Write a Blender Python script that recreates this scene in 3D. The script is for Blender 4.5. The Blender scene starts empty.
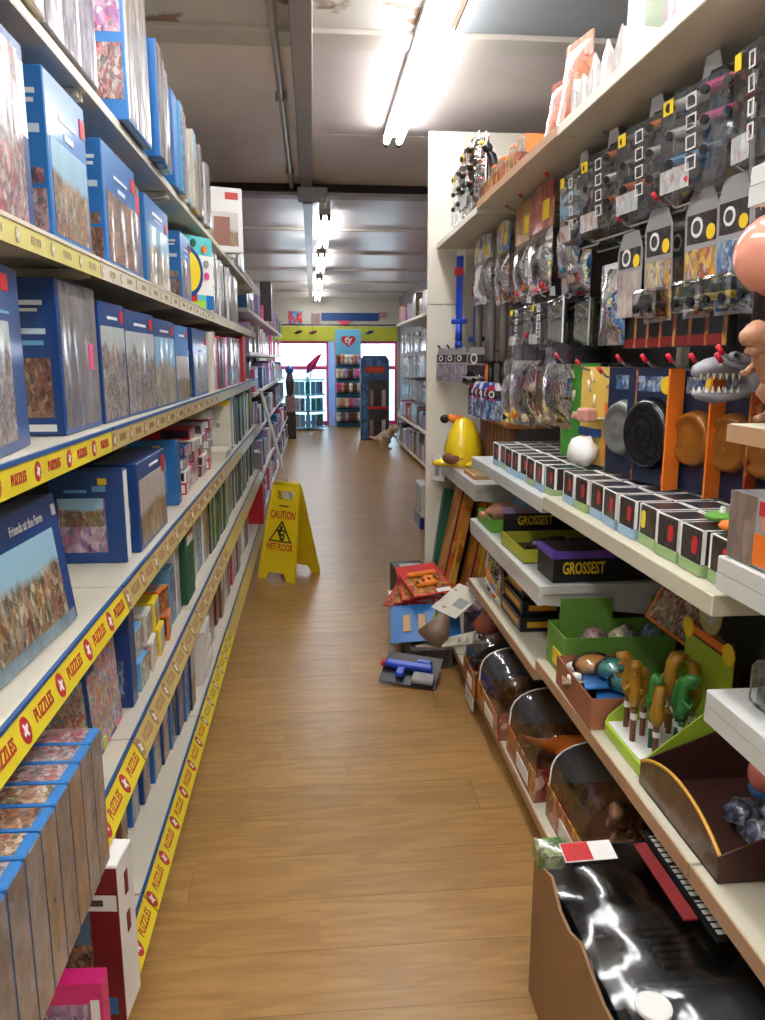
import bpy, math, random
from mathutils import Vector, Matrix, noise as mnoise
R = random.Random(11)
PI = math.pi
S = bpy.context.scene
COL = S.collection

# ---------------------------------------------------------------- camera
cam = bpy.data.cameras.new('camera'); camo = bpy.data.objects.new('camera', cam); COL.objects.link(camo)
FPX, VX, VY = 770.0, 312.0, 360.0
pitch = math.atan((510 - VY) / FPX); yaw = math.atan((382.5 - VX) / FPX * math.cos(pitch))
camo.location = (0, 0, 1.45); camo.rotation_euler = (PI / 2 - pitch, 0, -yaw)
cam.sensor_fit = 'VERTICAL'; cam.sensor_height = 36; cam.lens = 36 * FPX / 1020; cam.clip_start = .05
S.camera = camo
# ---------------------------------------------------------------- world (overcast street daylight, only reaches in through the shop front)
w = bpy.data.worlds.new('world'); S.world = w; w.use_nodes = True
w.node_tree.nodes['Background'].inputs[0].default_value = (.86, .93, 1, 1)
w.node_tree.nodes['Background'].inputs[1].default_value = 5.0
# ---------------------------------------------------------------- exposure
S.view_settings.view_transform = 'Standard'; S.view_settings.look = 'None'
S.view_settings.gamma = 1; S.view_settings.use_curve_mapping = False
S.view_settings.exposure = 0.80
TUBE = 18.0      # radiance of the fluorescent tubes

# ---------------------------------------------------------------- materials
def lin(c):
    return tuple(((v / 255) / 12.92 if v / 255 <= .04045 else ((v / 255 + .055) / 1.055) ** 2.4) for v in c) + (1,)
MATS = {}
def mat(name, col, rough=.5, metal=0, coat=0, var=.08, bump=0, vs=9, emit=0, spec=.5, bs=60, stretch=None):
    if name in MATS: return MATS[name]
    m = bpy.data.materials.new(name); m.use_nodes = True; n = m.node_tree.nodes; l = m.node_tree.links
    b = n['Principled BSDF']; c = lin(col)
    b.inputs['Roughness'].default_value = rough; b.inputs['Metallic'].default_value = metal
    b.inputs['Coat Weight'].default_value = coat; b.inputs['Coat Roughness'].default_value = .12
    b.inputs['Specular IOR Level'].default_value = spec
    tc = n.new('ShaderNodeTexCoord'); src = tc.outputs['Object']
    if stretch:
        mp = n.new('ShaderNodeMapping'); mp.inputs['Scale'].default_value = stretch
        l.new(src, mp.inputs[0]); src = mp.outputs[0]
    nz = n.new('ShaderNodeTexNoise'); nz.inputs['Scale'].default_value = vs; nz.inputs['Detail'].default_value = 4
    l.new(src, nz.inputs['Vector'])
    mx = n.new('ShaderNodeMix'); mx.data_type = 'RGBA'
    mx.inputs[6].default_value = tuple(v * (1 - var) for v in c[:3]) + (1,)
    mx.inputs[7].default_value = tuple(min(1, v * (1 + var)) for v in c[:3]) + (1,)
    l.new(nz.outputs['Fac'], mx.inputs[0]); l.new(mx.outputs[2], b.inputs['Base Color'])
    if bump:
        bn = n.new('ShaderNodeTexNoise'); bn.inputs['Scale'].default_value = bs; bn.inputs['Detail'].default_value = 3
        l.new(src, bn.inputs['Vector'])
        bp = n.new('ShaderNodeBump'); bp.inputs['Strength'].default_value = bump; bp.inputs['Distance'].default_value = .01
        l.new(bn.outputs['Fac'], bp.inputs['Height']); l.new(bp.outputs[0], b.inputs['Normal'])
        l.new(bp.outputs[0], b.inputs['Coat Normal'])
    if emit:
        b.inputs['Emission Color'].default_value = c; b.inputs['Emission Strength'].default_value = emit
    MATS[name] = m; return m

def ramp(n, cols, const=True):
    r = n.new('ShaderNodeValToRGB'); e = r.color_ramp; e.interpolation = 'CONSTANT' if const else 'LINEAR'
    while len(e.elements) < len(cols): e.elements.new(.5)
    k = len(cols)
    for i, c in enumerate(cols):
        e.elements[i].position = i / k if const else i / (k - 1); e.elements[i].color = lin(c)
    return r
def art(name, cols, sc=45, sky=None, skyh=.62, gloss=.6, wrap=.25, soft=.5, bands=None):
    """printed picture: patches of the palette, a printed sky above, under shrink film"""
    if name in MATS: return MATS[name]
    m = bpy.data.materials.new(name); m.use_nodes = True; n = m.node_tree.nodes; l = m.node_tree.links
    b = n['Principled BSDF']; b.inputs['Roughness'].default_value = .45
    b.inputs['Coat Weight'].default_value = gloss; b.inputs['Coat Roughness'].default_value = .15
    tc = n.new('ShaderNodeTexCoord'); oi = n.new('ShaderNodeObjectInfo')
    mul = n.new('ShaderNodeMath'); mul.operation = 'MULTIPLY'; mul.inputs[1].default_value = 37.0
    l.new(oi.outputs['Random'], mul.inputs[0])
    add = n.new('ShaderNodeVectorMath'); add.operation = 'ADD'
    mpz = n.new('ShaderNodeMapping'); mpz.inputs['Scale'].default_value = (1, 1, .55); l.new(tc.outputs['Object'], mpz.inputs[0])
    l.new(mpz.outputs[0], add.inputs[0]); l.new(mul.outputs[0], add.inputs[1])
    nz = n.new('ShaderNodeTexNoise'); nz.inputs['Scale'].default_value = sc * .9; nz.inputs['Detail'].default_value = 2
    l.new(add.outputs[0], nz.inputs['Vector'])
    sca = n.new('ShaderNodeVectorMath'); sca.operation = 'SCALE'; sca.inputs['Scale'].default_value = .03
    l.new(nz.outputs['Color'], sca.inputs[0])
    ad2 = n.new('ShaderNodeVectorMath'); ad2.operation = 'ADD'
    l.new(add.outputs[0], ad2.inputs[0]); l.new(sca.outputs[0], ad2.inputs[1])
    vo = n.new('ShaderNodeTexVoronoi'); vo.inputs['Scale'].default_value = sc * 2.4; vo.feature = 'SMOOTH_F1'; vo.inputs['Smoothness'].default_value = .35
    l.new(ad2.outputs[0], vo.inputs['Vector'])
    sp = n.new('ShaderNodeSeparateColor'); l.new(vo.outputs['Color'], sp.inputs[0])
    r1 = ramp(n, cols, True); l.new(sp.outputs[0], r1.inputs[0])
    nz2 = n.new('ShaderNodeTexNoise'); nz2.inputs['Scale'].default_value = sc * .28; nz2.inputs['Detail'].default_value = 5
    l.new(add.outputs[0], nz2.inputs['Vector'])
    st = n.new('ShaderNodeMapRange'); st.inputs[1].default_value = .3; st.inputs[2].default_value = .7
    l.new(nz2.outputs['Fac'], st.inputs[0])
    r2 = ramp(n, [tuple(int(v * .8) for v in c) for c in cols[::-1]], False); l.new(st.outputs[0], r2.inputs[0])
    mx = n.new('ShaderNodeMix'); mx.data_type = 'RGBA'; mx.inputs[0].default_value = soft
    l.new(r1.outputs[0], mx.inputs[6]); l.new(r2.outputs[0], mx.inputs[7])
    fn = n.new('ShaderNodeTexNoise'); fn.inputs['Scale'].default_value = sc * 2.4; fn.inputs['Detail'].default_value = 5; fn.inputs['Roughness'].default_value = .7; l.new(add.outputs[0], fn.inputs['Vector'])
    fr = n.new('ShaderNodeMapRange'); fr.inputs[1].default_value = .3; fr.inputs[2].default_value = .7; fr.inputs[3].default_value = .62; fr.inputs[4].default_value = 1.28; l.new(fn.outputs['Fac'], fr.inputs[0])
    hv = n.new('ShaderNodeHueSaturation'); l.new(mx.outputs[2], hv.inputs['Color']); l.new(fr.outputs[0], hv.inputs['Value']); out = hv.outputs[0]
    if sky:
        sx = n.new('ShaderNodeSeparateXYZ'); l.new(tc.outputs['Generated'], sx.inputs[0])
        jt = n.new('ShaderNodeMath'); jt.operation = 'MULTIPLY_ADD'; jt.inputs[1].default_value = .5; l.new(nz2.outputs['Fac'], jt.inputs[0])
        l.new(sx.outputs[2], jt.inputs[2])
        mr = n.new('ShaderNodeMapRange'); mr.inputs[1].default_value = skyh + .2; mr.inputs[2].default_value = skyh + .3
        l.new(jt.outputs[0], mr.inputs[0])
        m2 = n.new('ShaderNodeMix'); m2.data_type = 'RGBA'; l.new(mr.outputs[0], m2.inputs[0])
        l.new(out, m2.inputs[6]); m2.inputs[7].default_value = lin(sky); out = m2.outputs[2]
    l.new(out, b.inputs['Base Color'])
    if wrap:
        mp = n.new('ShaderNodeMapping'); mp.inputs['Scale'].default_value = (9, 9, 4); l.new(add.outputs[0], mp.inputs[0])
        bn = n.new('ShaderNodeTexNoise'); bn.inputs['Scale'].default_value = 1.0; bn.inputs['Detail'].default_value = 2
        l.new(mp.outputs[0], bn.inputs['Vector'])
        bp = n.new('ShaderNodeBump'); bp.inputs['Strength'].default_value = wrap; bp.inputs['Distance'].default_value = .05
        l.new(bn.outputs['Fac'], bp.inputs['Height']); l.new(bp.outputs[0], b.inputs['Coat Normal'])
    MATS[name] = m; return m

def clear(name, tint=(255, 255, 255), rough=.1, base=.06, bump=.3, bs=14, ior=1.45):
    if name in MATS: return MATS[name]
    m = bpy.data.materials.new(name); m.use_nodes = True; n = m.node_tree.nodes; l = m.node_tree.links
    n.remove(n['Principled BSDF']); o = n['Material Output']
    tr = n.new('ShaderNodeBsdfTransparent'); tr.inputs[0].default_value = lin(tint)
    gl = n.new('ShaderNodeBsdfGlossy'); gl.inputs['Roughness'].default_value = rough; gl.inputs[0].default_value = (.95, .95, .95, 1)
    fr = n.new('ShaderNodeFresnel'); fr.inputs[0].default_value = ior
    ad = n.new('ShaderNodeMath'); ad.inputs[1].default_value = base; l.new(fr.outputs[0], ad.inputs[0])
    mx = n.new('ShaderNodeMixShader'); l.new(ad.outputs[0], mx.inputs[0]); l.new(tr.outputs[0], mx.inputs[1]); l.new(gl.outputs[0], mx.inputs[2])
    tc = n.new('ShaderNodeTexCoord'); bn = n.new('ShaderNodeTexNoise'); bn.inputs['Scale'].default_value = bs; bn.inputs['Detail'].default_value = 3
    l.new(tc.outputs['Object'], bn.inputs['Vector'])
    bp = n.new('ShaderNodeBump'); bp.inputs['Strength'].default_value = bump; bp.inputs['Distance'].default_value = .03
    l.new(bn.outputs['Fac'], bp.inputs['Height']); l.new(bp.outputs[0], gl.inputs['Normal']); l.new(bp.outputs[0], fr.inputs['Normal'])
    l.new(mx.outputs[0], o.inputs[0]); MATS[name] = m; return m

# ---------------------------------------------------------------- mesh builder
class MB:
    def __init__(s): s.v = []; s.f = []; s.m = []
    def add(s, vs, fs, mi=0, M=None):
        o = len(s.v)
        s.v += [tuple(M @ Vector(p)) for p in vs] if M else [tuple(p) for p in vs]
        s.f += [tuple(o + i for i in f) for f in fs]; s.m += [mi] * len(fs); return s
    def box(s, x0, y0, z0, x1, y1, z1, mi=0, ch=0, M=None):
        if ch <= 0:
            vs = [(x, y, z) for z in (z0, z1) for y in (y0, y1) for x in (x0, x1)]
            return s.add(vs, [(0, 2, 3, 1), (4, 5, 7, 6), (0, 1, 5, 4), (2, 6, 7, 3), (0, 4, 6, 2), (1, 3, 7, 5)], mi, M)
        # chamfered: every corner has three vertices
        X, Y, Z = (x0, x1), (y0, y1), (z0, z1); vs = []; ix = {}
        sg = (1, -1)
        for i in (0, 1):
            for j in (0, 1):
                for k in (0, 1):
                    a = ch * sg[i]; b = ch * sg[j]; c = ch * sg[k]
                    ix[i, j, k] = len(vs)
                    vs += [(X[i], Y[j] + b, Z[k] + c), (X[i] + a, Y[j], Z[k] + c), (X[i] + a, Y[j] + b, Z[k])]
        g = lambda i, j, k, t: ix[i, j, k] + t
        fs = []
        for i in (0, 1):
            q = [g(i, 0, 0, 0), g(i, 0, 1, 0), g(i, 1, 1, 0), g(i, 1, 0, 0)]; fs.append(q if i == 0 else q[::-1])
            q = [g(0, i, 0, 1), g(1, i, 0, 1), g(1, i, 1, 1), g(0, i, 1, 1)]; fs.append(q if i == 0 else q[::-1])
            q = [g(0, 0, i, 2), g(0, 1, i, 2), g(1, 1, i, 2), g(1, 0, i, 2)]; fs.append(q if i == 0 else q[::-1])
        for a in (0, 1):
            for b in (0, 1):
                q = [g(a, b, 0, 0), g(a, b, 1, 0), g(a, b, 1, 1), g(a, b, 0, 1)]; fs.append(q if a != b else q[::-1])
                q = [g(a, 0, b, 0), g(a, 1, b, 0), g(a, 1, b, 2), g(a, 0, b, 2)]; fs.append(q if a == b else q[::-1])
                q = [g(0, a, b, 1), g(1, a, b, 1), g(1, a, b, 2), g(0, a, b, 2)]; fs.append(q if a != b else q[::-1])
                for c in (0, 1):
                    q = [g(a, b, c, 0), g(a, b, c, 1), g(a, b, c, 2)]
                    fs.append(q if (a + b + c) % 2 == 1 else q[::-1])
        return s.add(vs, fs, mi, M)
    def prism(s, poly, t0, t1, axis='y', mi=0, M=None):
        """poly in the plane normal to axis: y -> (x,z), x -> (y,z), z -> (x,y)"""
        k = len(poly)
        def P(p, t): return (p[0], t, p[1]) if axis == 'y' else ((t, p[0], p[1]) if axis == 'x' else (p[0], p[1], t))
        vs = [P(p, t0) for p in poly] + [P(p, t1) for p in poly]
        fs = [tuple(range(k)), tuple(range(2 * k - 1, k - 1, -1))] + [((i + 1) % k, i, k + i, k + (i + 1) % k) for i in range(k)]
        if axis == 'x' or axis == 'z': fs = [f[::-1] for f in fs]
        return s.add(vs, fs, mi, M)
    def tube(s, path, r, n=8, mi=0, M=None, sq=(1, 1), up=None):
        P = [Vector(p) for p in path]; k = len(P)
        rs = r if isinstance(r, (list, tuple)) else [r] * k
        vs = []; u = None
        for i, p in enumerate(P):
            d = (P[min(i + 1, k - 1)] - P[max(i - 1, 0)]).normalized()
            if u is None:
                u = Vector(up) if up else (Vector((0, 0, 1)) if abs(d.z) < .9 else Vector((1, 0, 0)))
            u = (u - d * u.dot(d)).normalized(); w_ = d.cross(u)
            for j in range(n):
                a = 2 * PI * j / n
                vs.append(p + u * (math.cos(a) * rs[i] * sq[0]) + w_ * (math.sin(a) * rs[i] * sq[1]))
        fs = [(i * n + j, i * n + (j + 1) % n, (i + 1) * n + (j + 1) % n, (i + 1) * n + j) for i in range(k - 1) for j in range(n)]
        fs += [tuple(range(n - 1, -1, -1)), tuple((k - 1) * n + j for j in range(n))]
        return s.add(vs, fs, mi, M)
    def lathe(s, prof, n=16, mi=0, M=None):
        k = len(prof)
        vs = [(r * math.cos(2 * PI * j / n), r * math.sin(2 * PI * j / n), z) for r, z in prof for j in range(n)]
        fs = [(i * n + j, i * n + (j + 1) % n, (i + 1) * n + (j + 1) % n, (i + 1) * n + j) for i in range(k - 1) for j in range(n)]
        fs += [tuple(range(n - 1, -1, -1)), tuple((k - 1) * n + j for j in range(n))]
        return s.add(vs, fs, mi, M)
    def ell(s, c, r, n=10, h=6, mi=0, M=None, jit=0, seed=0):
        vs = [(c[0], c[1], c[2] - r[2])]
        for i in range(1, h):
            t = PI * i / h
            for j in range(n):
                a = 2 * PI * j / n
                q = Vector((math.sin(t) * math.cos(a), math.sin(t) * math.sin(a), -math.cos(t)))
                g = 1 + (jit * mnoise.noise(q * 2.3 + Vector((seed, 0, 0))) if jit else 0)
                vs.append((c[0] + r[0] * q.x * g, c[1] + r[1] * q.y * g, c[2] + r[2] * q.z * g))
        vs.append((c[0], c[1], c[2] + r[2])); e = len(vs) - 1
        fs = [(0, 1 + (j + 1) % n, 1 + j) for j in range(n)]
        fs += [(1 + i * n + j, 1 + i * n + (j + 1) % n, 1 + (i + 1) * n + (j + 1) % n, 1 + (i + 1) * n + j) for i in range(h - 2) for j in range(n)]
        fs += [(1 + (h - 2) * n + j, 1 + (h - 2) * n + (j + 1) % n, e) for j in range(n)]
        return s.add(vs, fs, mi, M)
    def grid(s, fn, nu, nv, mi=0, M=None):
        vs = [fn(i / nu, j / nv) for j in range(nv + 1) for i in range(nu + 1)]
        fs = [(j * (nu + 1) + i, j * (nu + 1) + i + 1, (j + 1) * (nu + 1) + i + 1, (j + 1) * (nu + 1) + i) for j in range(nv) for i in range(nu)]
        return s.add(vs, fs, mi, M)
    def mesh(s, name, mats, smooth=False):
        me = bpy.data.meshes.new(name); me.from_pydata(s.v, [], s.f)
        for m in (mats if isinstance(mats, (list, tuple)) else [mats]): me.materials.append(m)
        me.polygons.foreach_set('material_index', s.m)
        if smooth: me.polygons.foreach_set('use_smooth', [True] * len(me.polygons))
        me.update(); return me
    def build(s, name, mats, parent=None, loc=None, rot=None, smooth=False):
        return obj(name, s.mesh(name, mats, smooth), parent, loc, rot)
def obj(name, me, parent=None, loc=None, rot=None, scale=None):
    o = bpy.data.objects.new(name, me); COL.objects.link(o)
    if parent: o.parent = parent
    if loc: o.location = loc
    if rot: o.rotation_euler = rot
    if scale: o.scale = scale
    return o
def empty(name, loc=(0, 0, 0), rot=(0, 0, 0)):
    o = obj(name, None, None, loc, rot); o.empty_display_size = .05; return o
SEEN = {}
def tag(o, label, cat, group=None):
    o['label'] = label; o['category'] = cat
    if group: o['group'] = group
    if label in SEEN and not (group and SEEN[label]): print("DUP LABEL", label)
    if not 4 <= len(label.split()) <= 16: print('LEN LABEL', len(label.split()), label)
    SEEN[label] = group; return o
def struct(o): o['kind'] = 'structure'; return o
def copy_tree(o, parent=None):
    c = o.copy(); COL.objects.link(c); c.parent = parent
    for ch in o.children: copy_tree(ch, c)
    return c
TX = {}
def tmesh(s, bold=.0):
    """flat lettering, 1 unit cap height-ish, centred, lying in XY"""
    k = (s, bold)
    if k in TX: return TX[k]
    cu = bpy.data.curves.new('lettering', 'FONT'); cu.body = s; cu.align_x = 'CENTER'; cu.align_y = 'CENTER'; cu.offset = bold
    cu.resolution_u = 2; cu.extrude = .01
    o = bpy.data.objects.new('lettering', cu); COL.objects.link(o)
    dg = bpy.context.evaluated_depsgraph_get(); me = bpy.data.meshes.new_from_object(o.evaluated_get(dg))
    bpy.data.objects.remove(o); bpy.data.curves.remove(cu); TX[k] = me; return me
for t_ in ('PUZZLES', 'CAUTION', 'WET FLOOR', 'ty', 'GROSSEST', 'XS', 'Friends at the Farm'): tmesh(t_, .02 if t_ != 'ty' else .03)
def letters(s, m, parent, loc, rot, size, wid=1.0, name='lettering'):
    me = TX[(s, .02 if s != 'ty' else .03)].copy(); me.materials.clear(); me.materials.append(m)
    return obj(name, me, parent, loc, rot, (size * wid, size, .05))
ORD = ['first', 'second', 'third', 'fourth', 'fifth', 'sixth', 'seventh', 'eighth', 'ninth', 'tenth', 'eleventh', 'twelfth', 'thirteenth', 'fourteenth', 'fifteenth', 'sixteenth', 'seventeenth', 'eighteenth', 'nineteenth', 'twentieth']
ORD += ['twenty-' + o for o in ORD[:9]] + ['thirtieth'] + ['thirty-' + o for o in ORD[:9]]

# palette -------------------------------------------------------
CREAM = mat('cream_enamel', (214, 206, 188), .42, var=.05)
WHITE_E = mat('white_enamel', (200, 200, 196), .38, var=.04)
GREYM = mat('grey_metal', (150, 150, 152), .35, .6)
BLACK = mat('black_plastic', (24, 24, 27), .35)
DARKB = mat('dark_board', (58, 55, 56), .7)
BLUE = mat('jigsaw_blue', (44, 112, 178), .4, coat=.3)
DBLUE = mat('deep_blue', (26, 66, 128), .4, coat=.3)
LBLUE = mat('light_blue', (105, 172, 214), .4, coat=.3)
WHITE = mat('white_card', (232, 230, 226), .55)
OFFW = mat('off_white_card', (212, 205, 186), .6)
CARD = mat('brown_cardboard', (176, 134, 92), .8, var=.12, bump=.1)
RED = mat('red_print', (196, 36, 40), .45)
DRED = mat('dark_red_print', (120, 26, 30), .5)
PINK = mat('pink_print', (232, 84, 148), .45)
MAG = mat('magenta_print', (206, 30, 110), .4)
YEL = mat('yellow_print', (238, 205, 40), .5)
ORANGE = mat('orange_print', (232, 120, 34), .45)
GREEN = mat('green_print', (96, 160, 52), .5)
DGREEN = mat('dark_green_print', (30, 92, 66), .5)
LIME = mat('lime_print', (160, 200, 50), .5)
PURPLE = mat('purple_print', (104, 72, 178), .45)
GREY = mat('grey_print', (150, 148, 150), .5)
DGREY = mat('dark_grey_print', (66, 66, 70), .5)
BROWN = mat('brown_print', (122, 76, 50), .6)
TEAL = mat('teal_print', (40, 140, 150), .45)
SILVER = mat('silver_plastic', (190, 192, 196), .25, .7)
FILM = clear('clear_film', base=.02, bump=.22, bs=14)
SHELL = clear('clear_shell', (246, 248, 250), .1, .11, .25, 10)
A_VILL = art('print_village', [(150, 60, 48), (196, 150, 96), (92, 104, 60), (214, 196, 170), (74, 62, 60), (176, 96, 70), (120, 130, 120)], 40, (150, 190, 210))
A_CROWD = art('print_crowd', [(190, 182, 176), (92, 76, 72), (150, 128, 110), (214, 208, 200), (120, 90, 84), (70, 84, 96), (196, 150, 130)], 70, (186, 192, 190), .75)
A_CITY = art('print_city', [(206, 186, 140), (170, 140, 96), (222, 206, 176), (120, 110, 96), (150, 160, 160)], 50, (140, 180, 205))
A_PURP = art('print_purple', [(170, 110, 170), (214, 70, 96), (120, 96, 150), (230, 200, 210), (90, 60, 90), (200, 150, 180)], 34)
A_RED = art('print_redscene', [(176, 58, 60), (210, 150, 150), (90, 84, 92), (190, 180, 176), (140, 40, 50), (220, 206, 196)], 44)
A_BROWN = art('print_parlour', [(110, 64, 46), (176, 120, 80), (60, 48, 50), (206, 170, 130), (150, 80, 60), (90, 96, 120)], 42)
A_FIELD = art('print_field', [(176, 144, 92), (150, 110, 80), (196, 170, 120), (110, 104, 70)], 14, (186, 176, 172), .5, soft=.7)
A_GREYW = art('print_wrapped_grey', [(138, 132, 138), (112, 106, 114), (166, 160, 164), (166, 132, 100), (124, 120, 128)], 16, gloss=1, wrap=.6, soft=.75)
A_CREAMW = art('print_wrapped_cream', [(214, 200, 186), (196, 170, 160), (226, 218, 208), (186, 166, 170)], 18, gloss=1, wrap=.6, soft=.75)
A_MAUVE = art('print_mauve', [(150, 128, 150), (176, 160, 176), (110, 96, 116), (200, 190, 200)], 20, gloss=1, wrap=.6, soft=.7)
A_KID = art('print_candy', [(230, 96, 130), (240, 190, 70), (90, 170, 210), (240, 226, 220), (190, 60, 110), (236, 130, 60)], 55)
A_KID2 = art('print_toys', [(60, 150, 210), (240, 200, 60), (226, 90, 60), (240, 236, 226), (70, 160, 90), (40, 80, 150)], 55)
A_DARK = art('print_dark', [(34, 32, 38), (52, 48, 54), (78, 50, 46), (26, 26, 30), (88, 82, 78)], 40)
A_FIRE = art('print_fire', [(222, 110, 36), (190, 50, 30), (240, 180, 70), (90, 40, 30), (150, 40, 30)], 24, soft=.6)
A_DINO = art('print_dino', [(196, 170, 130), (120, 90, 66), (220, 206, 186), (150, 60, 48), (86, 100, 60)], 40)
A_BLUEP = art('print_blue', [(40, 96, 160), (90, 150, 200), (24, 54, 110), (200, 214, 226), (60, 70, 90)], 36)
A_GREENP = art('print_green', [(80, 140, 60), (150, 190, 80), (40, 80, 50), (210, 206, 150), (110, 90, 60)], 36)
A_PINKP = art('print_pink', [(236, 110, 170), (250, 180, 210), (200, 50, 120), (246, 226, 236), (140, 80, 150)], 30)
A_WHITEP = art('print_pale', [(224, 222, 216), (206, 196, 186), (190, 200, 206), (236, 234, 230), (196, 120, 110)], 26, soft=.6)
A_CAR = art('print_car', [(150, 150, 154), (226, 180, 40), (210, 90, 40), (90, 90, 96), (214, 212, 208), (236, 210, 90)], 40)
# ================================================================ THE ROOM
XL, XR, Y0, Y1, ZC = -1.0, 1.95, -2.6, 17.6, 2.8
def floor_mat():
    m = bpy.data.materials.new('oak_laminate'); m.use_nodes = True; n = m.node_tree.nodes; l = m.node_tree.links
    b = n['Principled BSDF']
    g = n.new('ShaderNodeNewGeometry'); oi = n.new('ShaderNodeObjectInfo')
    k = n.new('ShaderNodeMath'); k.operation = 'MULTIPLY'; k.inputs[1].default_value = 53; l.new(oi.outputs['Random'], k.inputs[0])
    ad = n.new('ShaderNodeVectorMath'); ad.operation = 'ADD'; l.new(g.outputs['Position'], ad.inputs[0]); l.new(k.outputs[0], ad.inputs[1])
    m1 = n.new('ShaderNodeMapping'); m1.inputs['Scale'].default_value = (1.6, 10, 1); l.new(ad.outputs[0], m1.inputs[0])
    n1 = n.new('ShaderNodeTexNoise'); n1.inputs['Scale'].default_value = 1.5; n1.inputs['Detail'].default_value = 3; n1.inputs['Distortion'].default_value = .6
    l.new(m1.outputs[0], n1.inputs['Vector'])
    wv = n.new('ShaderNodeMath'); wv.operation = 'MULTIPLY'; wv.inputs[1].default_value = 24; l.new(n1.outputs['Fac'], wv.inputs[0])
    sn = n.new('ShaderNodeMath'); sn.operation = 'SINE'; l.new(wv.outputs[0], sn.inputs[0])
    m2 = n.new('ShaderNodeMapping'); m2.inputs['Scale'].default_value = (3, 60, 1); l.new(ad.outputs[0], m2.inputs[0])
    n2 = n.new('ShaderNodeTexNoise'); n2.inputs['Scale'].default_value = 1.5; n2.inputs['Detail'].default_value = 4; l.new(m2.outputs[0], n2.inputs['Vector'])
    mr = n.new('ShaderNodeMapRange'); mr.inputs[1].default_value = -1; mr.inputs[2].default_value = 1; mr.inputs[3].default_value = .36; mr.inputs[4].default_value = .62; l.new(sn.outputs[0], mr.inputs[0])
    av = n.new('ShaderNodeMath'); av.operation = 'ADD'; l.new(mr.outputs[0], av.inputs[0])
    h = n.new('ShaderNodeMath'); h.operation = 'MULTIPLY_ADD'; h.inputs[1].default_value = .5; h.inputs[2].default_value = -.25; l.new(n2.outputs['Fac'], h.inputs[0]); l.new(h.outputs[0], av.inputs[1])
    rp = ramp(n, [(122, 84, 43), (149, 109, 60), (165, 126, 72), (173, 136, 80)], False); l.new(av.outputs[0], rp.inputs[0])
    hs = n.new('ShaderNodeHueSaturation'); l.new(rp.outputs[0], hs.inputs['Color'])
    vr = n.new('ShaderNodeMapRange'); vr.inputs[3].default_value = .93; vr.inputs[4].default_value = 1.06; l.new(oi.outputs['Random'], vr.inputs[0]); l.new(vr.outputs[0], hs.inputs['Value'])
    l.new(hs.outputs[0], b.inputs['Base Color'])
    b.inputs['Roughness'].default_value = .34; b.inputs['Specular IOR Level'].default_value = .5
    bp = n.new('ShaderNodeBump'); bp.inputs['Strength'].default_value = .06; bp.inputs['Distance'].default_value = .004
    l.new(n2.outputs['Fac'], bp.inputs['Height']); l.new(bp.outputs[0], b.inputs['Normal'])
    return m
FLOORM = floor_mat()
fl = struct(MB().box(XL, Y0, -.1, XR, Y1, -.004).build('floor', FLOORM))
PL = MB().box(0, 0, 0, 1, 1, 1).mesh('plank', FLOORM)
yy = .55; row = 0
while yy < 9.3:
    x = XL - R.uniform(0, 1.1)
    while x < XR:
        a, b = max(x, XL), min(x + 1.2, XR)
        if b - a > .03: obj('plank', PL, fl, (a, yy, -.004), None, (b - a - .0012, .189, .004))
        x += 1.2
    yy += .19; row += 1
farfl = MB().box(XL, yy, -.004, XR, Y1, 0).build('far_boards', FLOORM, fl); farfl['kind'] = 'stuff'
nf = MB().box(XL, Y0, -.004, XR, .55, 0).build('near_boards', FLOORM, fl); nf['kind'] = 'stuff'

WALLM = mat('painted_wall', (196, 190, 178), .8, bump=.05)
DWALL = mat('grey_wall', (120, 118, 120), .8)
struct(MB().box(XL - .1, Y0, 0, XL, Y1, ZC).build('wall_left', WALLM))
struct(MB().box(XR, Y0, 0, XR + .1, Y1, ZC).build('wall_right', DWALL))
struct(MB().box(XL - .1, Y0 - .1, 0, XR + .1, Y0, ZC).build('wall_back', WALLM))
# ceiling ---------------------------------------------------------
def foil(name, col, metal, rough, bump, stain=None, sc=3.0, var=.16):
    m = mat(name, col, rough, metal, 0, var, bump, sc, bs=4.5, stretch=(1, .6, 1))
    if stain:
        n = m.node_tree.nodes; l = m.node_tree.links; b = n['Principled BSDF']
        src = b.inputs['Base Color'].links[0].from_socket
        nz = n.new('ShaderNodeTexNoise'); nz.inputs['Scale'].default_value = 2.6; nz.inputs['Detail'].default_value = 6; nz.inputs['Roughness'].default_value = .6
        tc = n.new('ShaderNodeTexCoord'); l.new(tc.outputs['Object'], nz.inputs['Vector'])
        mr = n.new('ShaderNodeMapRange'); mr.inputs[1].default_value = stain[1]; mr.inputs[2].default_value = stain[1] + .05; l.new(nz.outputs['Fac'], mr.inputs[0])
        mx = n.new('ShaderNodeMix'); mx.data_type = 'RGBA'; l.new(mr.outputs[0], mx.inputs[0]); l.new(src, mx.inputs[6]); mx.inputs[7].default_value = lin(stain[0])
        l.new(mx.outputs[2], b.inputs['Base Color'])
    return m
CE_W = foil('ceiling_paint', (214, 208, 200), 0, .7, .1, ((146, 118, 96), .56))
CE_B = foil('ceiling_film_brightened', (252, 232, 224), .0, .36, .3)  # brown film coloured near white to make up for weak light on it
CE_L = foil('ceiling_film_dimmed', (206, 194, 190), .0, .55, .3)  # same film darkened beside the tube to cancel its hot spot
CE_G = foil('ceiling_paint_tube_toned', (158, 164, 168), 0, .6, .15)  # cool tone of the tube's light painted in, darkened against its glare
CE_S = foil('ceiling_silver_foil', (226, 220, 218), .2, .28, .25)
ceil = struct(MB().box(XL - .1, Y0 - .1, ZC + .01, XR + .1, Y1 + .1, ZC + .1).build('ceiling', mat('ceiling_deck', (60, 54, 52), .8)))
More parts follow.
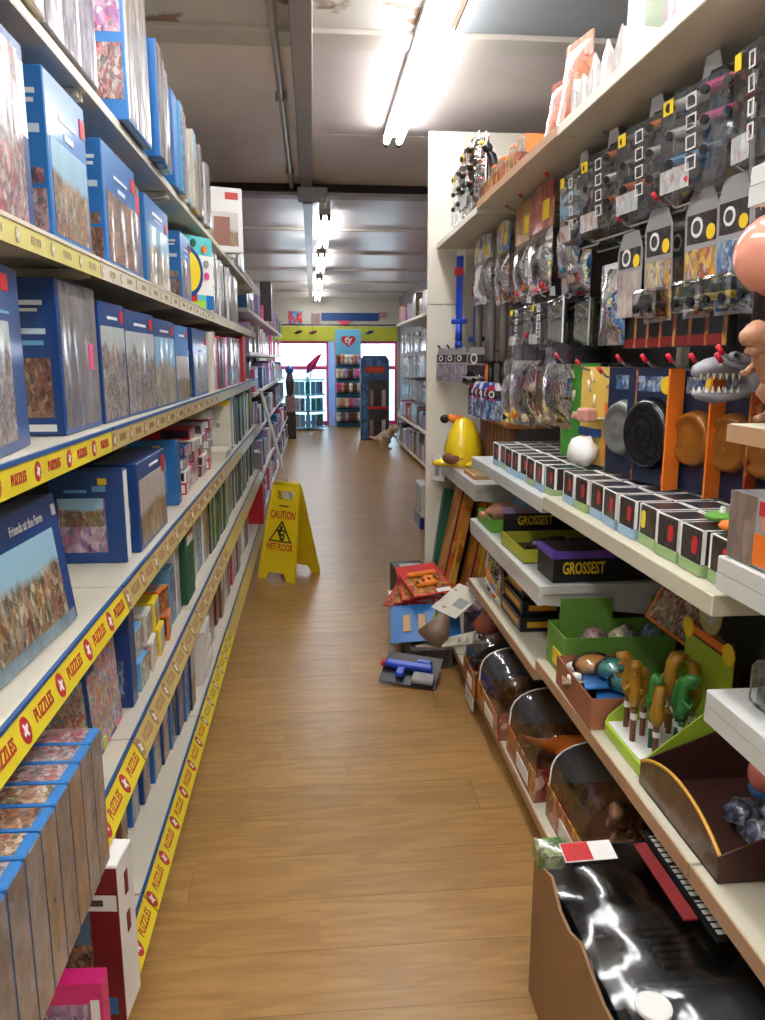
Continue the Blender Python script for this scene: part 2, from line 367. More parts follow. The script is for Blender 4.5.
def cpanel(x0, y0, x1, y1, m, dz=0):
    MB().box(x0 + .004, y0 + .004, ZC - dz, x1 - .004, y1 - .004, ZC + .012, ch=.002).build('ceiling_panel', m, ceil)
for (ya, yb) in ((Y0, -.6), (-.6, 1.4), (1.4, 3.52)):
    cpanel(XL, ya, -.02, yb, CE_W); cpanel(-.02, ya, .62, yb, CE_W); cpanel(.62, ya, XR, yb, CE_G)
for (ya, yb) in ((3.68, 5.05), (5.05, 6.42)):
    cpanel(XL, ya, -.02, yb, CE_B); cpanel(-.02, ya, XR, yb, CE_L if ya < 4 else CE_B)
y = 6.62
while y < Y1 - .1:
    cpanel(XL, y, -.02, min(y + 1.83, Y1), CE_S); cpanel(-.02, y, XR, min(y + 1.83, Y1), CE_S); y += 1.83
BEAM = mat('painted_batten', (200, 192, 182), .5)
struct(MB().box(XL, 3.52, ZC - .02, XR, 3.68, ZC + .012, ch=.003).build('trim_1', BEAM))
struct(MB().box(XL, 6.42, ZC - .05, XR, 6.47, ZC + .012).build('trim_2', mat('dark_gap', (44, 36, 34), .8)))
struct(MB().box(XL, 6.47, ZC - .075, XR, 6.62, ZC + .012, ch=.004).build('trim_3', mat('steel_beam', (170, 162, 160), .35, .4)))
for i, yb in enumerate((8.45, 10.28, 12.1, 14.0, 15.8)):
    struct(MB().box(XL, yb - .03, ZC - .03, XR, yb + .03, ZC - .001, ch=.004).build('trim_%d' % (4 + i), BEAM))
PIPE = mat('conduit_paint', (168, 158, 152), .4, .2)
t = MB().tube([(-.135, -.5, ZC - .025), (-.135, 6.4, ZC - .025)], .017, 10).build('ceiling_conduit', PIPE, smooth=True)
tag(t, 'thin round conduit pipe running along the ceiling beside the wide trunking', 'pipe')
for yb in (1.0, 2.6, 4.3, 5.9): MB().box(-.165, yb, ZC - .045, -.105, yb + .03, ZC - .001, ch=.003).build('clip', PIPE, t)
tr = empty('cable_trunking', (-.02, 0, ZC))
tag(tr, 'wide flat cable trunking fixed along the ceiling with a square junction box', 'trunking')
MB().box(-.045, -.5, -.055, .045, 6.3, -.001, ch=.004).build('duct', mat('trunking_paint', (150, 140, 134), .45), tr)
MB().box(-.07, 6.24, -.13, .16, 6.46, -.055, ch=.008).build('junction_box', mat('junction_grey', (150, 150, 152), .45), tr)
MB().box(-.03, 6.46, -.14, .05, 16.5, -.08, ch=.004).build('far_duct', mat('trunking_steel', (160, 158, 160), .25, .7), tr)

# fluorescent lights ------------------------------------------------
TUBEM = mat('lit_tube', (255, 252, 250), .4, emit=TUBE, var=0)
TUBEM.node_tree.nodes['Principled BSDF'].inputs['Emission Color'].default_value = (.965, .985, 1, 1)
HOUS = mat('light_housing', (226, 226, 224), .4)
HOLD = mat('tube_holder', (88, 86, 86), .5)
def fixture(x, y0, y1, label, r=.019):
    o = empty('ceiling_light', (x, (y0 + y1) / 2, ZC)); h = (y1 - y0) / 2
    tag(o, label, 'light')
    MB().prism([(-.05, -.001), (.05, -.001), (.055, -.05), (-.055, -.05)], -h, h, 'y').build('housing', HOUS, o)
    for s in (-1, 1):
        MB().tube([(s * .038, -h + .03, -.078), (s * .038, h - .03, -.078)], r, 10).build('tube', TUBEM, o, smooth=True)
    for e in (-1, 1):
        for s in (-1, 1): MB().box(s * .036 - .016, e * h - .03, -.1, s * .036 + .016, e * h + .03, -.045, ch=.006).build('tube_holder', HOLD, o)
    return o
fixture(.5, 2.5, 4.9, 'twin tube fluorescent ceiling light over the toy shelves, before the dark roof gap')
fixture(.5, .3, 2.1, 'added unseen twin tube fluorescent ceiling light over the big wrapped carton')  # unseen light, added to carry the row on and fill the aisle
fixture(.5, -1.9, -.1, 'added unseen twin tube fluorescent ceiling light near the back wall over the aisle')  # unseen too, added behind the camera for fill
for i, (fx, fy, nm) in enumerate(((-.42, .5, 'puzzle shelving, away from the back wall'), (-.42, -1.9, 'puzzle shelving, near the back wall'), (1.3, .5, 'toy shelving back, away from the back wall'), (1.3, -1.9, 'toy shelving back, near the back wall'))):  # unseen rows added to brighten the shop and weaken the near tube's share
    fixture(fx, fy, fy + 1.8, 'added twin tube fill light over the ' + nm)
for i, (a, b) in enumerate(((7.45, 9.25), (10.05, 11.8), (13.0, 14.8), (15.5, 17.2))):
    fixture(.14, a, b, ['twin tube ceiling light just past the junction box', 'twin tube ceiling light in the far row, second from the junction box', 'twin tube ceiling light in the far row, third from the junction box', 'twin tube ceiling light in the far row, next to the shop front'][i])

# shop front --------------------------------------------------------
FR = mat('pink_frame', (236, 80, 140), .4); GL = clear('window_glass', (250, 252, 255), .02, .02, 0, 3)
TINT = clear('street_reflection_glass', (206, 230, 240), .05, .03, 0, 3)  # cyan of the street's reflection put into the lower panes
wf = struct(MB().box(XL - .1, 17.5, 2.5, XR + .1, 17.6, ZC + .01).box(XL - .1, 17.5, 0, -.86, 17.6, 2.5).box(1.9, 17.5, 0, XR + .1, 17.6, 2.5).box(-.86, 17.5, 1.86, 1.9, 17.6, 2.5).build('wall_front', WALLM))
def board(name, x0, z0, x1, z1, m, label, y=17.46, t=.03, cat='sign'):
    return tag(MB().box(x0, y, z0, x1, y + t, z1, ch=.004).build(name, m), label, cat)
board('fascia_board', -.86, 1.86, 1.9, 2.17, mat('fascia_olive', (196, 196, 60), .5), 'long lime green fascia board above the shop front windows', cat='board')
board('sign_board', .22, 2.3, 1.48, 2.47, DBLUE, 'long blue sign board high by the shop front', 17.47)
board('poster', -.5, 2.2, -.2, 2.5, art('poster_red', [(206, 40, 50), (60, 170, 214), (206, 40, 50), (226, 120, 120)], 8, soft=0), 'red poster with light blue blot above the shop window', 17.47, cat='poster')
board('poster', 0.0, 2.22, .2, 2.45, A_RED, 'small red patterned poster beside the long blue sign board', 17.47, cat='poster')
board('poster', 1.5, 2.36, 1.66, 2.5, A_KID, 'small bright poster at the end of the long blue sign board', 17.47, cat='poster')
b = MB().prism([(.56, 2.3), (.72, 2.18), (.88, 2.3)], 17.44, 17.47, 'y').build('pennant', mat('coral_card', (240, 90, 110), .5))
tag(b, 'coral pink triangular pennant hanging under the blue sign board', 'pennant')
tag(MB().tube([(XL, 17.25, 2.2), (XR, 17.25, 2.2)], .014, 8).build('hanging_rail', BLACK), 'thin black hanging rail across the shop front', 'rail')
for i, (x0, x1) in enumerate(((-.86, .36), (.5, .98), (.98, 1.9))):
    wn = struct(MB().box(x0, 17.5, 0, x0 + .05, 17.57, 1.86).box(x1 - .05, 17.5, 0, x1, 17.57, 1.86).box(x0 + .05, 17.5, 1.8, x1 - .05, 17.57, 1.86).box(x0 + .05, 17.5, 1.24, x1 - .05, 17.57, 1.32).box(x0 + .05, 17.5, 0, x1 - .05, 17.57, .1).build('window_%d' % (i + 1), FR))
    MB().box(x0 + .05, 17.53, 1.32, x1 - .05, 17.54, 1.8).build('pane', GL, wn)
    MB().box(x0 + .05, 17.53, .1, x1 - .05, 17.54, 1.24).build('pane', TINT, wn)
struct(MB().box(.36, 17.48, 0, .5, 17.6, 1.86).build('trim_9', mat('pale_blue_post', (170, 200, 235), .4)))
g = struct(MB().box(-8, 17.7, -.2, 9, 40, -.02).build('pavement', mat('street_paving', (170, 168, 166), .9)))
pb = tag(MB().box(-7, 27, -.02, 8, 30, 1.3).build('street_wall', mat('street_wall', (206, 210, 212), .8)), 'low pale blue wall across the street outside the window', 'wall')

# ================================================================ SHELVING, PUZZLE SIDE
STRIPY = mat('yellow_price_strip', (226, 206, 44), .4, coat=.3, var=.04)
STRIPT = mat('glare_price_strip', (200, 176, 106), .35, coat=.5, var=.08)  # tan tone: glare on the farther yellow strips put into their colour
STRIPP = mat('pale_price_strip', (216, 204, 120), .35, coat=.5, var=.05)
INKR = mat('strip_red_ink', (178, 44, 52), .5); INK_GLARE = mat('strip_glare_ink', (160, 120, 92), .5); INKP = mat('strip_pale_ink', (186, 172, 130), .5)  # the dull brown ink has glare over the print painted in
EDGE = mat('shelf_blue_edge', (36, 82, 140), .4)
LZ = [.12, .545, .93, 1.30, 1.665, 2.02]
SH_H = [.07, .066, .06, .046, .036, .028]
WORD = {}
def badge_mesh(ink):
    b = MB(); oval = [(.33 * math.cos(a * PI / 8), .42 * math.sin(a * PI / 8)) for a in range(16)]
    b.prism(oval, -.0004, .0008, 'x')
    star = []
    for q in range(16):
        r = .2 if q % 4 in (0, 1) else .1
        star.append((r * math.cos(q * PI / 8 + .3), r * 1.2 * math.sin(q * PI / 8 + .3)))
    return b.prism(star, .0006, .0014, 'x', 1).mesh('badge', [ink, WHITE])
def strip_print(parent, L, x, zc, hgt, ink, slope=0):
    """words and flower badges along a shelf strip, reading along +Y; slope tips the top back"""
    k = 6; hh = min(hgt, .062)
    if ink.name not in WORD:
        me = TX[('PUZZLES', .02)].copy(); me.materials.clear(); me.materials.append(ink)
        WORD[ink.name] = (me, badge_mesh(ink))
    me, bd = WORD[ink.name]
    for i in range(k):
        obj('lettering', me, parent, (x, (i + .6) * L / k, zc), (PI / 2 - slope, 0, PI / 2), (hh * .4, hh * .6, .04))
        obj('badge', bd, parent, (x, (i + .1) * L / k, zc), (0, -slope, 0), (1, hh, hh))
LBAY = [.78, 1.78, 2.78, 3.78, 4.78, 5.78, 6.5]
lb_names = ['nearest the big wrapped carton', 'with the round clock puzzle', 'third along from the big red box', 'fourth along from the big red box', 'beside the wet floor sign', 'just past the wet floor sign']
SHELFM = mat('shelf_cream', (208, 200, 182), .42, var=.06, vs=4)
for bi in range(6):
    y0, y1 = LBAY[bi], LBAY[bi + 1]; L = y1 - y0
    o = empty('shelving_bay', (0, y0, 0))
    tag(o, 'cream metal puzzle shelving bay ' + lb_names[bi], 'shelving')
    MB().box(-.95, .004, .1, -.93, L - .004, 2.3).build('back_panel', DARKB, o)
    MB().box(-.929, .002, 0, -.9, .036, 2.3, ch=.003).build('upright', SHELFM, o)
    for i, z in enumerate(LZ):
        s = MB().box(-.93, .003, z - .022, -.4565, L - .003, z, ch=.002)
        s.box(-.475, .003, z - SH_H[i] + .004, -.4565, L - .003, z - .022)
        if i == 0: s.box(-.47, .003, 0, -.46, L - .003, z - .09)
        s.build('shelf', SHELFM, o)
        if i < 5:
            for yb in (.012, L - .022):
                MB().prism([(-.93, z - .024), (-.48, z - .024), (-.48, z - .04), (-.93, z - .09)], yb, yb + .01, 'y').build('bracket', SHELFM, o) if i else None
        else:
            for yb in (.008, L - .02): MB().prism([(-.93, z - .024), (-.47, z - .024), (-.47, z - .04), (-.93, z - .11)], yb, yb + .012, 'y').build('bracket', SHELFM, o)
        if i < 5:
            near = bi == 0
            sm, ink = (STRIPY, INKR) if near and i < 4 else ((STRIPP, INKP) if i == 4 and bi == 0 else (STRIPT, INK_GLARE))
            if i == 0 and bi < 3: sm, ink = STRIPY, (INKR if bi < 2 else INK_GLARE)
            if i == 4 and bi > 0: sm, ink = SHELFM, INKP
            sl = (.62, .5, .25, 0, 0)[i]; hg = (.062, .062, .058, .046, .036)[i]
            xa, za = -.4565, z - .006; xb, zb = xa + hg * math.sin(sl), za - hg * math.cos(sl)
            p = MB().prism([(xa, za), (xb, zb), (xb + .005 * math.cos(sl), zb + .005 * math.sin(sl)), (xa + .005, za + .003)][::-1], .004, L - .004, 'y').build('price_strip', sm, o)
            MB().box(-.4565, .004, z - .006, -.449, L - .004, z + .001).build('strip_edge', EDGE if i < 4 else SHELFM, p)
            if bi < 3: strip_print(p, L, (xa + xb) / 2 + .0056 * math.cos(sl) + .0004, (za + zb) / 2 + .004 * math.sin(sl), hg - .006, ink, sl)
# far puzzle-side shelving past the sign
FBAY = [6.72 + 1.22 * i for i in range(7)]
FZ = [.12, .46, .82, 1.17, 1.52, 1.88]
for bi in range(6):
    y0 = FBAY[bi]; L = 1.21
    o = empty('shelving_bay', (0, y0, 0)); tag(o, 'grey metal shelving bay of boxed toys, %s past the wet floor sign' % ORD[bi], 'shelving')
    MB().box(-.95, 0, .1, -.93, L, 2.15).build('back_panel', DARKB, o); MB().box(-.929, .002, 0, -.9, .036, 2.15).build('upright', GREYM, o)
    for i, z in enumerate(FZ):
        xf = -.45 if i in (0, 1) else (-.5 if i < 4 else -.52)
        s = MB().box(-.93, .004, z - .035, xf, L - .004, z, ch=.002)
        if i == 0: s.box(-.48, .004, 0, -.46, L - .004, z - .035)
        s.build('shelf', mat('pink_lit_shelf', (206, 196, 200), .4), o)  # pinkish light on the far shelves put into their colour

# ================================================================ SHELVING, TOY SIDE
PEG = mat('dark_pegboard', (52, 50, 54), .6, bump=.15, bs=30)
TIMB = mat('cream_painted_board', (194, 187, 166), .55, var=.07, vs=5)
RAWE = mat('raw_board_edge', (176, 138, 104), .7, var=.12)
def rshelf(o, z, L, m, xf=.70, t=.03, lip=.05, edge=None, name='shelf', y0=.003):
    """x runs away from the aisle"""
    b = MB().box(xf, y0, z - t, 1.14, L - .003, z, ch=.002)
    if lip > t: b.box(xf, y0, z - lip, xf + .015, L - .003, z - t)
    s = b.build(name, m, o)
    if edge: MB().box(xf - .003, y0, z - t, xf, L - .003, z - .001).build('edge', edge, s)
    if lip > t:
        for yb in (.012, L - .022): MB().prism([(1.14, z - t - .001), (xf + .016, z - t - .001), (xf + .016, z - lip), (1.14, z - lip - .05)], yb, yb + .01, 'y').build('bracket', m, s)
    return s
RBAY = [(.25, 1.25), (1.25, 2.28), (2.28, 3.36), (3.36, 4.44)]
for bi, (y0, y1) in enumerate(RBAY):
    L = y1 - y0; o = empty('shelving_bay', (0, y0, 0))
    tag(o, ['toy shelving bay with white shelves beside the big wrapped carton', 'toy shelving bay with timber shelves and cube packs over the pen display', 'toy shelving bay with white shelves between the pen display and the orange boxes', 'toy shelving bay against the tall cream end panel'][bi], 'shelving')
    MB().box(1.14, .002, .02, 1.165, L - .002, 2.16).build('back_panel', PEG, o)
    MB().box(1.11, .002, 0, 1.139, .036, 2.14, ch=.003).build('upright', SHELFM, o)
    xb_, yb_ = (.96, .003) if bi == 0 else (.655, .29 if bi == 1 else .003)
    bs = MB().box(xb_, yb_, .07, 1.14, L - .003, .1, ch=.002).box(xb_ + .035, yb_, 0, xb_ + .05, L - .003, .07).build('base_shelf', TIMB, o)
    MB().box(xb_ - .004, yb_, .068, xb_, L - .003, .099).build('edge', RAWE, bs)
    if bi == 0:
        for z, m, e in ((.51, TIMB, RAWE),): rshelf(o, z, L, m, .70, .035, .035, e)
        for z in (.866, 1.116, 1.75): rshelf(o, z, L, WHITE_E, .70, .03, .06)
        rshelf(o, 1.345, L, TIMB, .70, .03, .03, RAWE)
    elif bi == 1:
        rshelf(o, 2.10, L, CREAM, .70, .03, .03)
        rshelf(o, 1.04, L, TIMB, .70, .04, .04); rshelf(o, .51, L, TIMB, .70, .035, .035, RAWE)
    elif bi == 2:
        rshelf(o, 2.10, L, CREAM, .70, .03, .03, RAWE)
        rshelf(o, 1.03, L, WHITE_E, .70, .03, .045); rshelf(o, .75, L, WHITE_E, .70, .03, .065); rshelf(o, .47, L, TIMB, .70, .035, .035, RAWE)
    else:
        rshelf(o, 2.085, L, CREAM, .70, .03, .03); rshelf(o, .90, L, WHITE_E, .72, .03, .075)
ep = empty('end_panel', (0, 4.45, 0)); tag(ep, 'tall plain cream end panel closing the toy shelving', 'panel')
EPM = mat('cream_panel', (222, 214, 200), .5, var=.04)
MB().box(.655, 0, 0, 1.2, .03, 1.755, ch=.002).build('lower_board', EPM, ep); MB().box(.655, 0, 1.76, 1.2, .03, 2.67, ch=.002).build('upper_board', EPM, ep)
# ================================================================ GOODS, PUZZLE SIDE
LR = PI / 2        # faces the aisle from the puzzle side
def thinbox(parent, name, m, face, u0, v0, u1, v1, w, d, h, t=.0012):
    """flat panel on a face of a w x d x h carton (base-centred, front = -Y). u,v in 0..1, u left-to-right as seen"""
    if face == 'front': b = MB().box(-w / 2 + u0 * w, -d / 2 - t, v0 * h, -w / 2 + u1 * w, -d / 2 + .0005, v1 * h)
    elif face == 'left': b = MB().box(-w / 2 - t, d / 2 - u1 * d, v0 * h, -w / 2 + .0005, d / 2 - u0 * d, v1 * h)
    elif face == 'right': b = MB().box(w / 2 - .0005, -d / 2 + u0 * d, v0 * h, w / 2 + t, -d / 2 + u1 * d, v1 * h)
    else: b = MB().box(-w / 2 + u0 * w, -d / 2 + v0 * d, h - .0005, -w / 2 + u1 * w, -d / 2 + v1 * d, h + t)
    return b.build(name, m, parent)
def carton(name, label, w, d, h, body, panels=(), loc=(0, 0, 0), rz=0, lean=0, roll=0, cat='box', group=None):
    """panels: (part name, material, face, u0, v0, u1, v1)"""
    o = MB().box(-w / 2, -d / 2, 0, w / 2, d / 2, h, ch=min(.0025, w * .1, d * .1)).build(name, body)
    o.rotation_mode = 'ZYX' if False else 'XYZ'
    M = Matrix.Translation(loc) @ Matrix.Rotation(rz, 4, 'Z') @ Matrix.Rotation(lean, 4, 'X') @ Matrix.Rotation(roll, 4, 'Y')
    o.matrix_world = M
    for k, p in enumerate(panels): thinbox(o, p[0], p[1], *p[2:], w, d, h, .0008 + .00015 * k)
    if label: tag(o, label, cat, group)
    return o
def lcarton(name, label, y0, y1, xf, z, h, d, body, panels=(), group=None, rz=0, lean=0, roll=0):
    return carton(name, label, y1 - y0 - .004, d, h, body, panels, (xf - d / 2, (y0 + y1) / 2, z + .0012), LR + rz, lean, roll, group=group)
PF = lambda m: ('picture', m, 'front', .06, .08, .94, .72)
PE = lambda m: ('end_picture', m, 'left', .12, .06, .88, .46)
TT = ('title', WHITE, 'front', .3, .83, .72, .87)
TT2 = ('subtitle', WHITE, 'front', .38, .78, .64, .795)
ET = ('end_title', WHITE, 'left', .25, .8, .78, .84)
EP = ('pill_mark', mat('pale_pill', (206, 220, 230), .5), 'left', .2, .62, .8, .68)
ST = ('badge', RED, 'front', .8, .74, .92, .84)
FULL = lambda m: ('picture', m, 'front', .02, .015, .98, .985)
PB = 'puzzle_box'
Z1, Z2, Z3, Z4, Z5, Z6 = 2.02, 1.665, 1.30, .93, .545, .12
# --- top shelf
lcarton(PB, 'cream shrink-wrapped puzzle box on the top puzzle shelf', 1.12, 1.50, -.445, Z1, .27, .08, OFFW, [FULL(A_CREAMW)])
lcarton(PB, 'greyish pink wrapped puzzle box on the top shelf beside the purple pictured one', 1.51, 1.86, -.45, Z1, .28, .08, GREY, [FULL(A_MAUVE)])
o = lcarton(PB, 'tall bright blue puzzle box with purple and red pictures jutting over the top shelf edge', 2.06, 2.34, -.432, Z1, .39, .27, BLUE,
        [('picture', A_CREAMW, 'front', .02, .02, .98, .98), ('end_picture', A_PURP, 'left', .62, .5, .97, .86), ('end_picture', A_RED, 'left', .62, .12, .97, .44), ('sticker', YEL, 'left', .8, .88, .92, .96)])
x = 2.40
for i, (t, m, fm, dz) in enumerate(((.075, BLUE, A_GREYW, .31), (.07, BLUE, A_GREYW, .3), (.085, LBLUE, A_GREYW, .29))):
    lcarton(PB, '%s of three slim blue boxes after the purple pictured box, top shelf' % ORD[i], x, x + t, -.42 - .004 * i, Z1, dz, .27, m, [FULL(fm)]); x += t + .002
x = 2.77
for i, (t, m, fm, dz) in enumerate(((.09, BLUE, BLUE, .3), (.07, LBLUE, A_BLUEP, .29), (.06, WHITE, A_CREAMW, .28), (.07, OFFW, A_CREAMW, .29), (.08, LBLUE, A_WHITEP, .27), (.07, OFFW, A_CITY, .28), (.09, YEL, A_CREAMW, .27), (.06, GREY, A_GREYW, .27), (.06, DGREY, A_GREYW, .26), (.07, GREY, A_MAUVE, .27), (.07, WHITE, A_GREYW, .25), (.07, GREY, A_GREYW, .26))):
    lcarton(PB, 'slim %s upright box, %s past the three slim blue ones, top shelf' % (('blue', 'light blue', 'white', 'cream', 'light blue', 'cream', 'yellow-edged', 'grey', 'dark grey', 'grey', 'white', 'grey')[i], ORD[i]), x, x + t, -.44 + R.uniform(-.01, .01), Z1, dz, .26, m, [FULL(fm)]); x += t + .003
o = carton('game_box', 'white box with a photo of a man and red logo, top puzzle shelf', .07, .27, .33, WHITE, [('photo', A_FIELD, 'left', .1, .1, .9, .62), ('figure', mat('figure_print', (150, 96, 80), .5), 'left', .42, .1, .74, .55), ('logo', RED, 'left', .66, .82, .92, .93), ('picture', A_WHITEP, 'front', .04, .04, .96, .96)], (-.5, 4.42, Z1 + .001), LR + .35)
o = carton('game_box', 'second white box standing just behind the white photo box on the top shelf', .07, .26, .3, WHITE, [('picture', A_WHITEP, 'front', .04, .04, .96, .96), ('logo', RED, 'left', .7, .82, .92, .93)], (-.56, 4.66, Z1 + .001), LR)
x = 4.72
for i in range(11):
    t = R.uniform(.05, .09); m = R.choice((LBLUE, WHITE, GREY, BLUE))
    lcarton(PB, 'slim pale wrapped box, %s past the white photo boxes, top shelf' % ORD[i], x, x + t, -.45 + R.uniform(-.02, .01), Z1, R.uniform(.2, .3), .25, m, [FULL(R.choice((A_GREYW, A_WHITEP, A_MAUVE)))], 'slim boxes past the photo box'); x += t + R.choice((.003, .003, .06))
# --- fifth shelf
lcarton(PB, 'puzzle box with a red and pale full picture, fifth shelf', 1.04, 1.43, -.465, Z2, .29, .07, DBLUE, [('picture', A_RED, 'front', .0, .0, .92, .94), ('price_label', WHITE, 'front', .9, .5, .99, .9)])
def big_blue(label, y0, y1, xf, z, h, d, face, end, body=BLUE, title=True):
    return lcarton(PB, label, y0, y1, xf, z, h, d, body, [('picture', face, 'front', .06, .05, .95, .62), ('end_picture', end, 'left', .3, .05, .95, .3), ('end_picture', end, 'left', .32, .33, .93, .42), ('end_title', WHITE, 'left', .55, .84, .9, .87), ('end_title', WHITE, 'left', .6, .79, .88, .815),
        ('pill_mark', MATS['pale_pill'], 'left', .55, .62, .92, .67), ('title', WHITE, 'front', .3, .76, .7, .785), ('pill_mark', MATS['pale_pill'], 'front', .4, .66, .62, .7), ('badge', RED, 'front', .84, .78, .97, .9)])
big_blue('blue puzzle box with a village picture on the fifth shelf, by the strip joint', 1.525, 1.78, -.465, Z2, .295, .16, A_VILL, A_RED)
big_blue('blue puzzle box with a dark crowd picture, fifth shelf, past the strip joint', 1.905, 2.24, -.465, Z2, .275, .17, A_BROWN, A_BROWN)
lcarton(PB, 'slim red-labelled wrapped box beside the dark crowd puzzle, fifth shelf', 2.245, 2.31, -.47, Z2, .25, .2, GREY, [FULL(A_MAUVE), ('price_label', RED, 'front', .1, .7, .9, .9)])
lcarton(PB, 'blue puzzle box with a cream city picture on the fifth shelf', 2.35, 2.72, -.465, Z2, .25, .07, BLUE, [('picture', A_CITY, 'front', .08, .03, .94, .7), TT, TT2, ST])
big_blue('narrow blue puzzle box with a mauve shiny front on the fifth shelf', 2.95, 3.18, -.465, Z2, .24, .17, A_MAUVE, A_BROWN)
o = carton(PB, 'turquoise box with a big round yellow clock face on the fifth shelf', .30, .06, .30, mat('turquoise_card', (90, 190, 196), .45, coat=.4), [('white_panel', WHITE, 'front', .62, .2, .98, .75), ('corner', BLUE, 'front', .82, .0, .99, .2), ('green_band', LIME, 'front', .3, .0, .8, .12), ('red_spot', RED, 'front', .4, .1, .62, .2)], (-.53, 3.46, Z2 + .001), LR - .55)
MB().lathe([(.105, 0), (.105, .004)], 24).build('clock_ring', DBLUE, o, (-.03, -.0316, .15), (PI / 2, 0, 0))
MB().lathe([(.085, 0), (.085, .006)], 24).build('clock_face', YEL, o, (-.03, -.0316, .15), (PI / 2, 0, 0))
for k in range(4): MB().lathe([(.016, 0), (.016, .004)], 12).build('spot', (ORANGE, GREY, PINK, DGREEN)[k], o, ((.09, .1, .1, .02)[k], -.0322, (.25, .19, .14, .27)[k]), (PI / 2, 0, 0))
x = 3.64
for i in range(18):
    t = R.uniform(.06, .11)
    if x + t > 5.75: break
    lcarton(PB, 'slim grey wrapped box, %s after the round clock box, fifth shelf' % ORD[i], x, x + t, -.465 + R.uniform(-.01, .005), Z2, R.uniform(.27, .3), .26, R.choice((GREY, WHITE, DGREY, MAG if i == 6 else GREY)), [FULL(R.choice((A_GREYW, A_GREYW, A_MAUVE)))] , 'slim wrapped boxes on the fifth shelf'); x += t + .002
# --- fourth shelf
lcarton(PB, 'dark blue puzzle box with a shadowy picture beside the parlour picture box', .98, 1.42, -.475, Z3, .30, .07, DBLUE, [('picture', A_CROWD, 'front', .05, .06, .8, .7), ('badge', RED, 'front', .74, .86, .84, .95), ('title', LBLUE, 'front', .3, .74, .82, .755)], rz=.12)
o = lcarton(PB, 'blue puzzle box showing a parlour picture on its end, on the fourth shelf', 1.585, 1.86, -.49, Z3, .305, .125, DBLUE, [('picture', A_GREYW, 'front', .04, .04, .98, .98), ('end_picture', A_BROWN, 'left', .2, .12, .84, .5), ('end_title', WHITE, 'left', .2, .83, .78, .86), ('end_title', WHITE, 'left', .2, .79, .7, .81), ('pill_mark', MATS['pale_pill'], 'left', .24, .65, .8, .685), ('pill_mark', LBLUE, 'left', .28, .58, .76, .61), ('maker_mark', WHITE, 'left', .3, .03, .86, .075), ('pink_tag', PINK, 'front', .72, .42, .84, .6)])
for i, (y0, y1, fm, body, nm) in enumerate(((1.875, 2.10, A_CROWD, DBLUE, 'pale winter crowd picture'), (2.105, 2.45, A_CROWD, DBLUE, 'brown crowded street picture'), (2.455, 2.78, A_CITY, DBLUE, 'blue-grey town picture'), (2.80, 3.06, A_FIELD, BLUE, 'faint landscape under a blue band'))):
    lcarton(PB, 'wrapped blue-edged puzzle box with a %s on the fourth shelf' % nm, y0, y1, -.485 + .004 * i, Z3, .285 - .005 * i, .06, body, [('picture', fm, 'front', .02, .03, .98, .8 if i < 3 else .6), ('title', WHITE, 'front', .3, .86, .7, .885), ('badge', RED, 'front', .82, .84, .95, .95)], rz=-.02)
big_blue('blue puzzle box with a small green village picture on its end, on the fourth shelf', 3.20, 3.62, -.475, Z3, .275, .19, A_CROWD, A_GREENP, DBLUE)
x = 3.69
for i, (t, m, fm) in enumerate(((.16, OFFW, OFFW), (.12, GREY, A_PINKP), (.1, WHITE, A_GREYW), (.1, RED, A_DARK), (.13, DGREY, A_DARK), (.1, PINK, A_PINKP), (.11, GREY, A_GREYW), (.12, MAG, A_MAUVE), (.12, GREY, A_GREYW), (.14, GREY, A_MAUVE), (.13, DGREY, A_GREYW), (.1, PINK, A_PINKP), (.12, GREY, A_GREYW), (.14, DGREY, A_MAUVE), (.2, RED, RED))):
    lcarton('game_box', '%s slim upright box after the green village puzzle, fourth shelf' % ORD[i], x, x + t, -.475 + R.uniform(-.012, .006), Z3, R.uniform(.25, .29) if i < 14 else .31, .25, m, [FULL(fm)]); x += t + .003
# --- third shelf
o = lcarton(PB, 'large blue puzzle box with a farm village picture leaning back on the third shelf', .98, 1.56, -.50, Z4, .26, .055, DBLUE, [('picture', A_VILL, 'front', .03, .1, .93, .76), ('lower_band', art('print_water', [(120, 150, 170), (150, 176, 186), (100, 130, 150)], 10, soft=.9), 'front', .03, .0, .98, .1), ('white_mark', WHITE, 'front', .955, .84, .985, .92)], lean=-.12, rz=-.05)
letters('Friends at the Farm', WHITE, o, (.14, -.0292, .225), (PI / 2, 0, 0), .024, .75)
o = carton(PB, 'blue puzzle box with a pink garden picture facing along the third shelf', .045, .185, .245, DBLUE, [('end_picture', A_PURP, 'left', .1, .12, .74, .7), ('end_picture', A_VILL, 'left', .12, .4, .72, .7), ('sticker', YEL, 'left', .66, .84, .78, .91), ('pill_mark', LBLUE, 'left', .58, .77, .76, .83), ('title', LBLUE, 'left', .2, .76, .5, .79), ('picture', WHITE, 'front', .1, .02, .9, .98)], (-.58, 2.02, Z4 + .001), LR)
lcarton(PB, 'blue puzzle box with a brown landscape front on the third shelf', 2.10, 2.50, -.475, Z4, .245, .12, DBLUE, [('picture', A_FIELD, 'front', .05, .05, .95, .8), ('title', WHITE, 'front', .4, .88, .72, .91), ('badge', RED, 'front', .84, .72, .98, .92), ('end_title', WHITE, 'left', .3, .78, .6, .81), ('end_spot', LBLUE, 'left', .5, .6, .66, .66), ('end_picture', A_FIELD, 'left', .4, .25, .8, .5)])
o = carton(PB, 'plain blue box end with a yellow sticker beside the brown landscape puzzle', .06, .17, .235, BLUE, [('sticker', YEL, 'left', .5, .84, .66, .92), ('end_title', LBLUE, 'left', .7, .2, .76, .7), ('picture', DBLUE, 'front', .05, .02, .95, .98)], (-.575, 2.84, Z4 + .001), LR)
zz = Z4
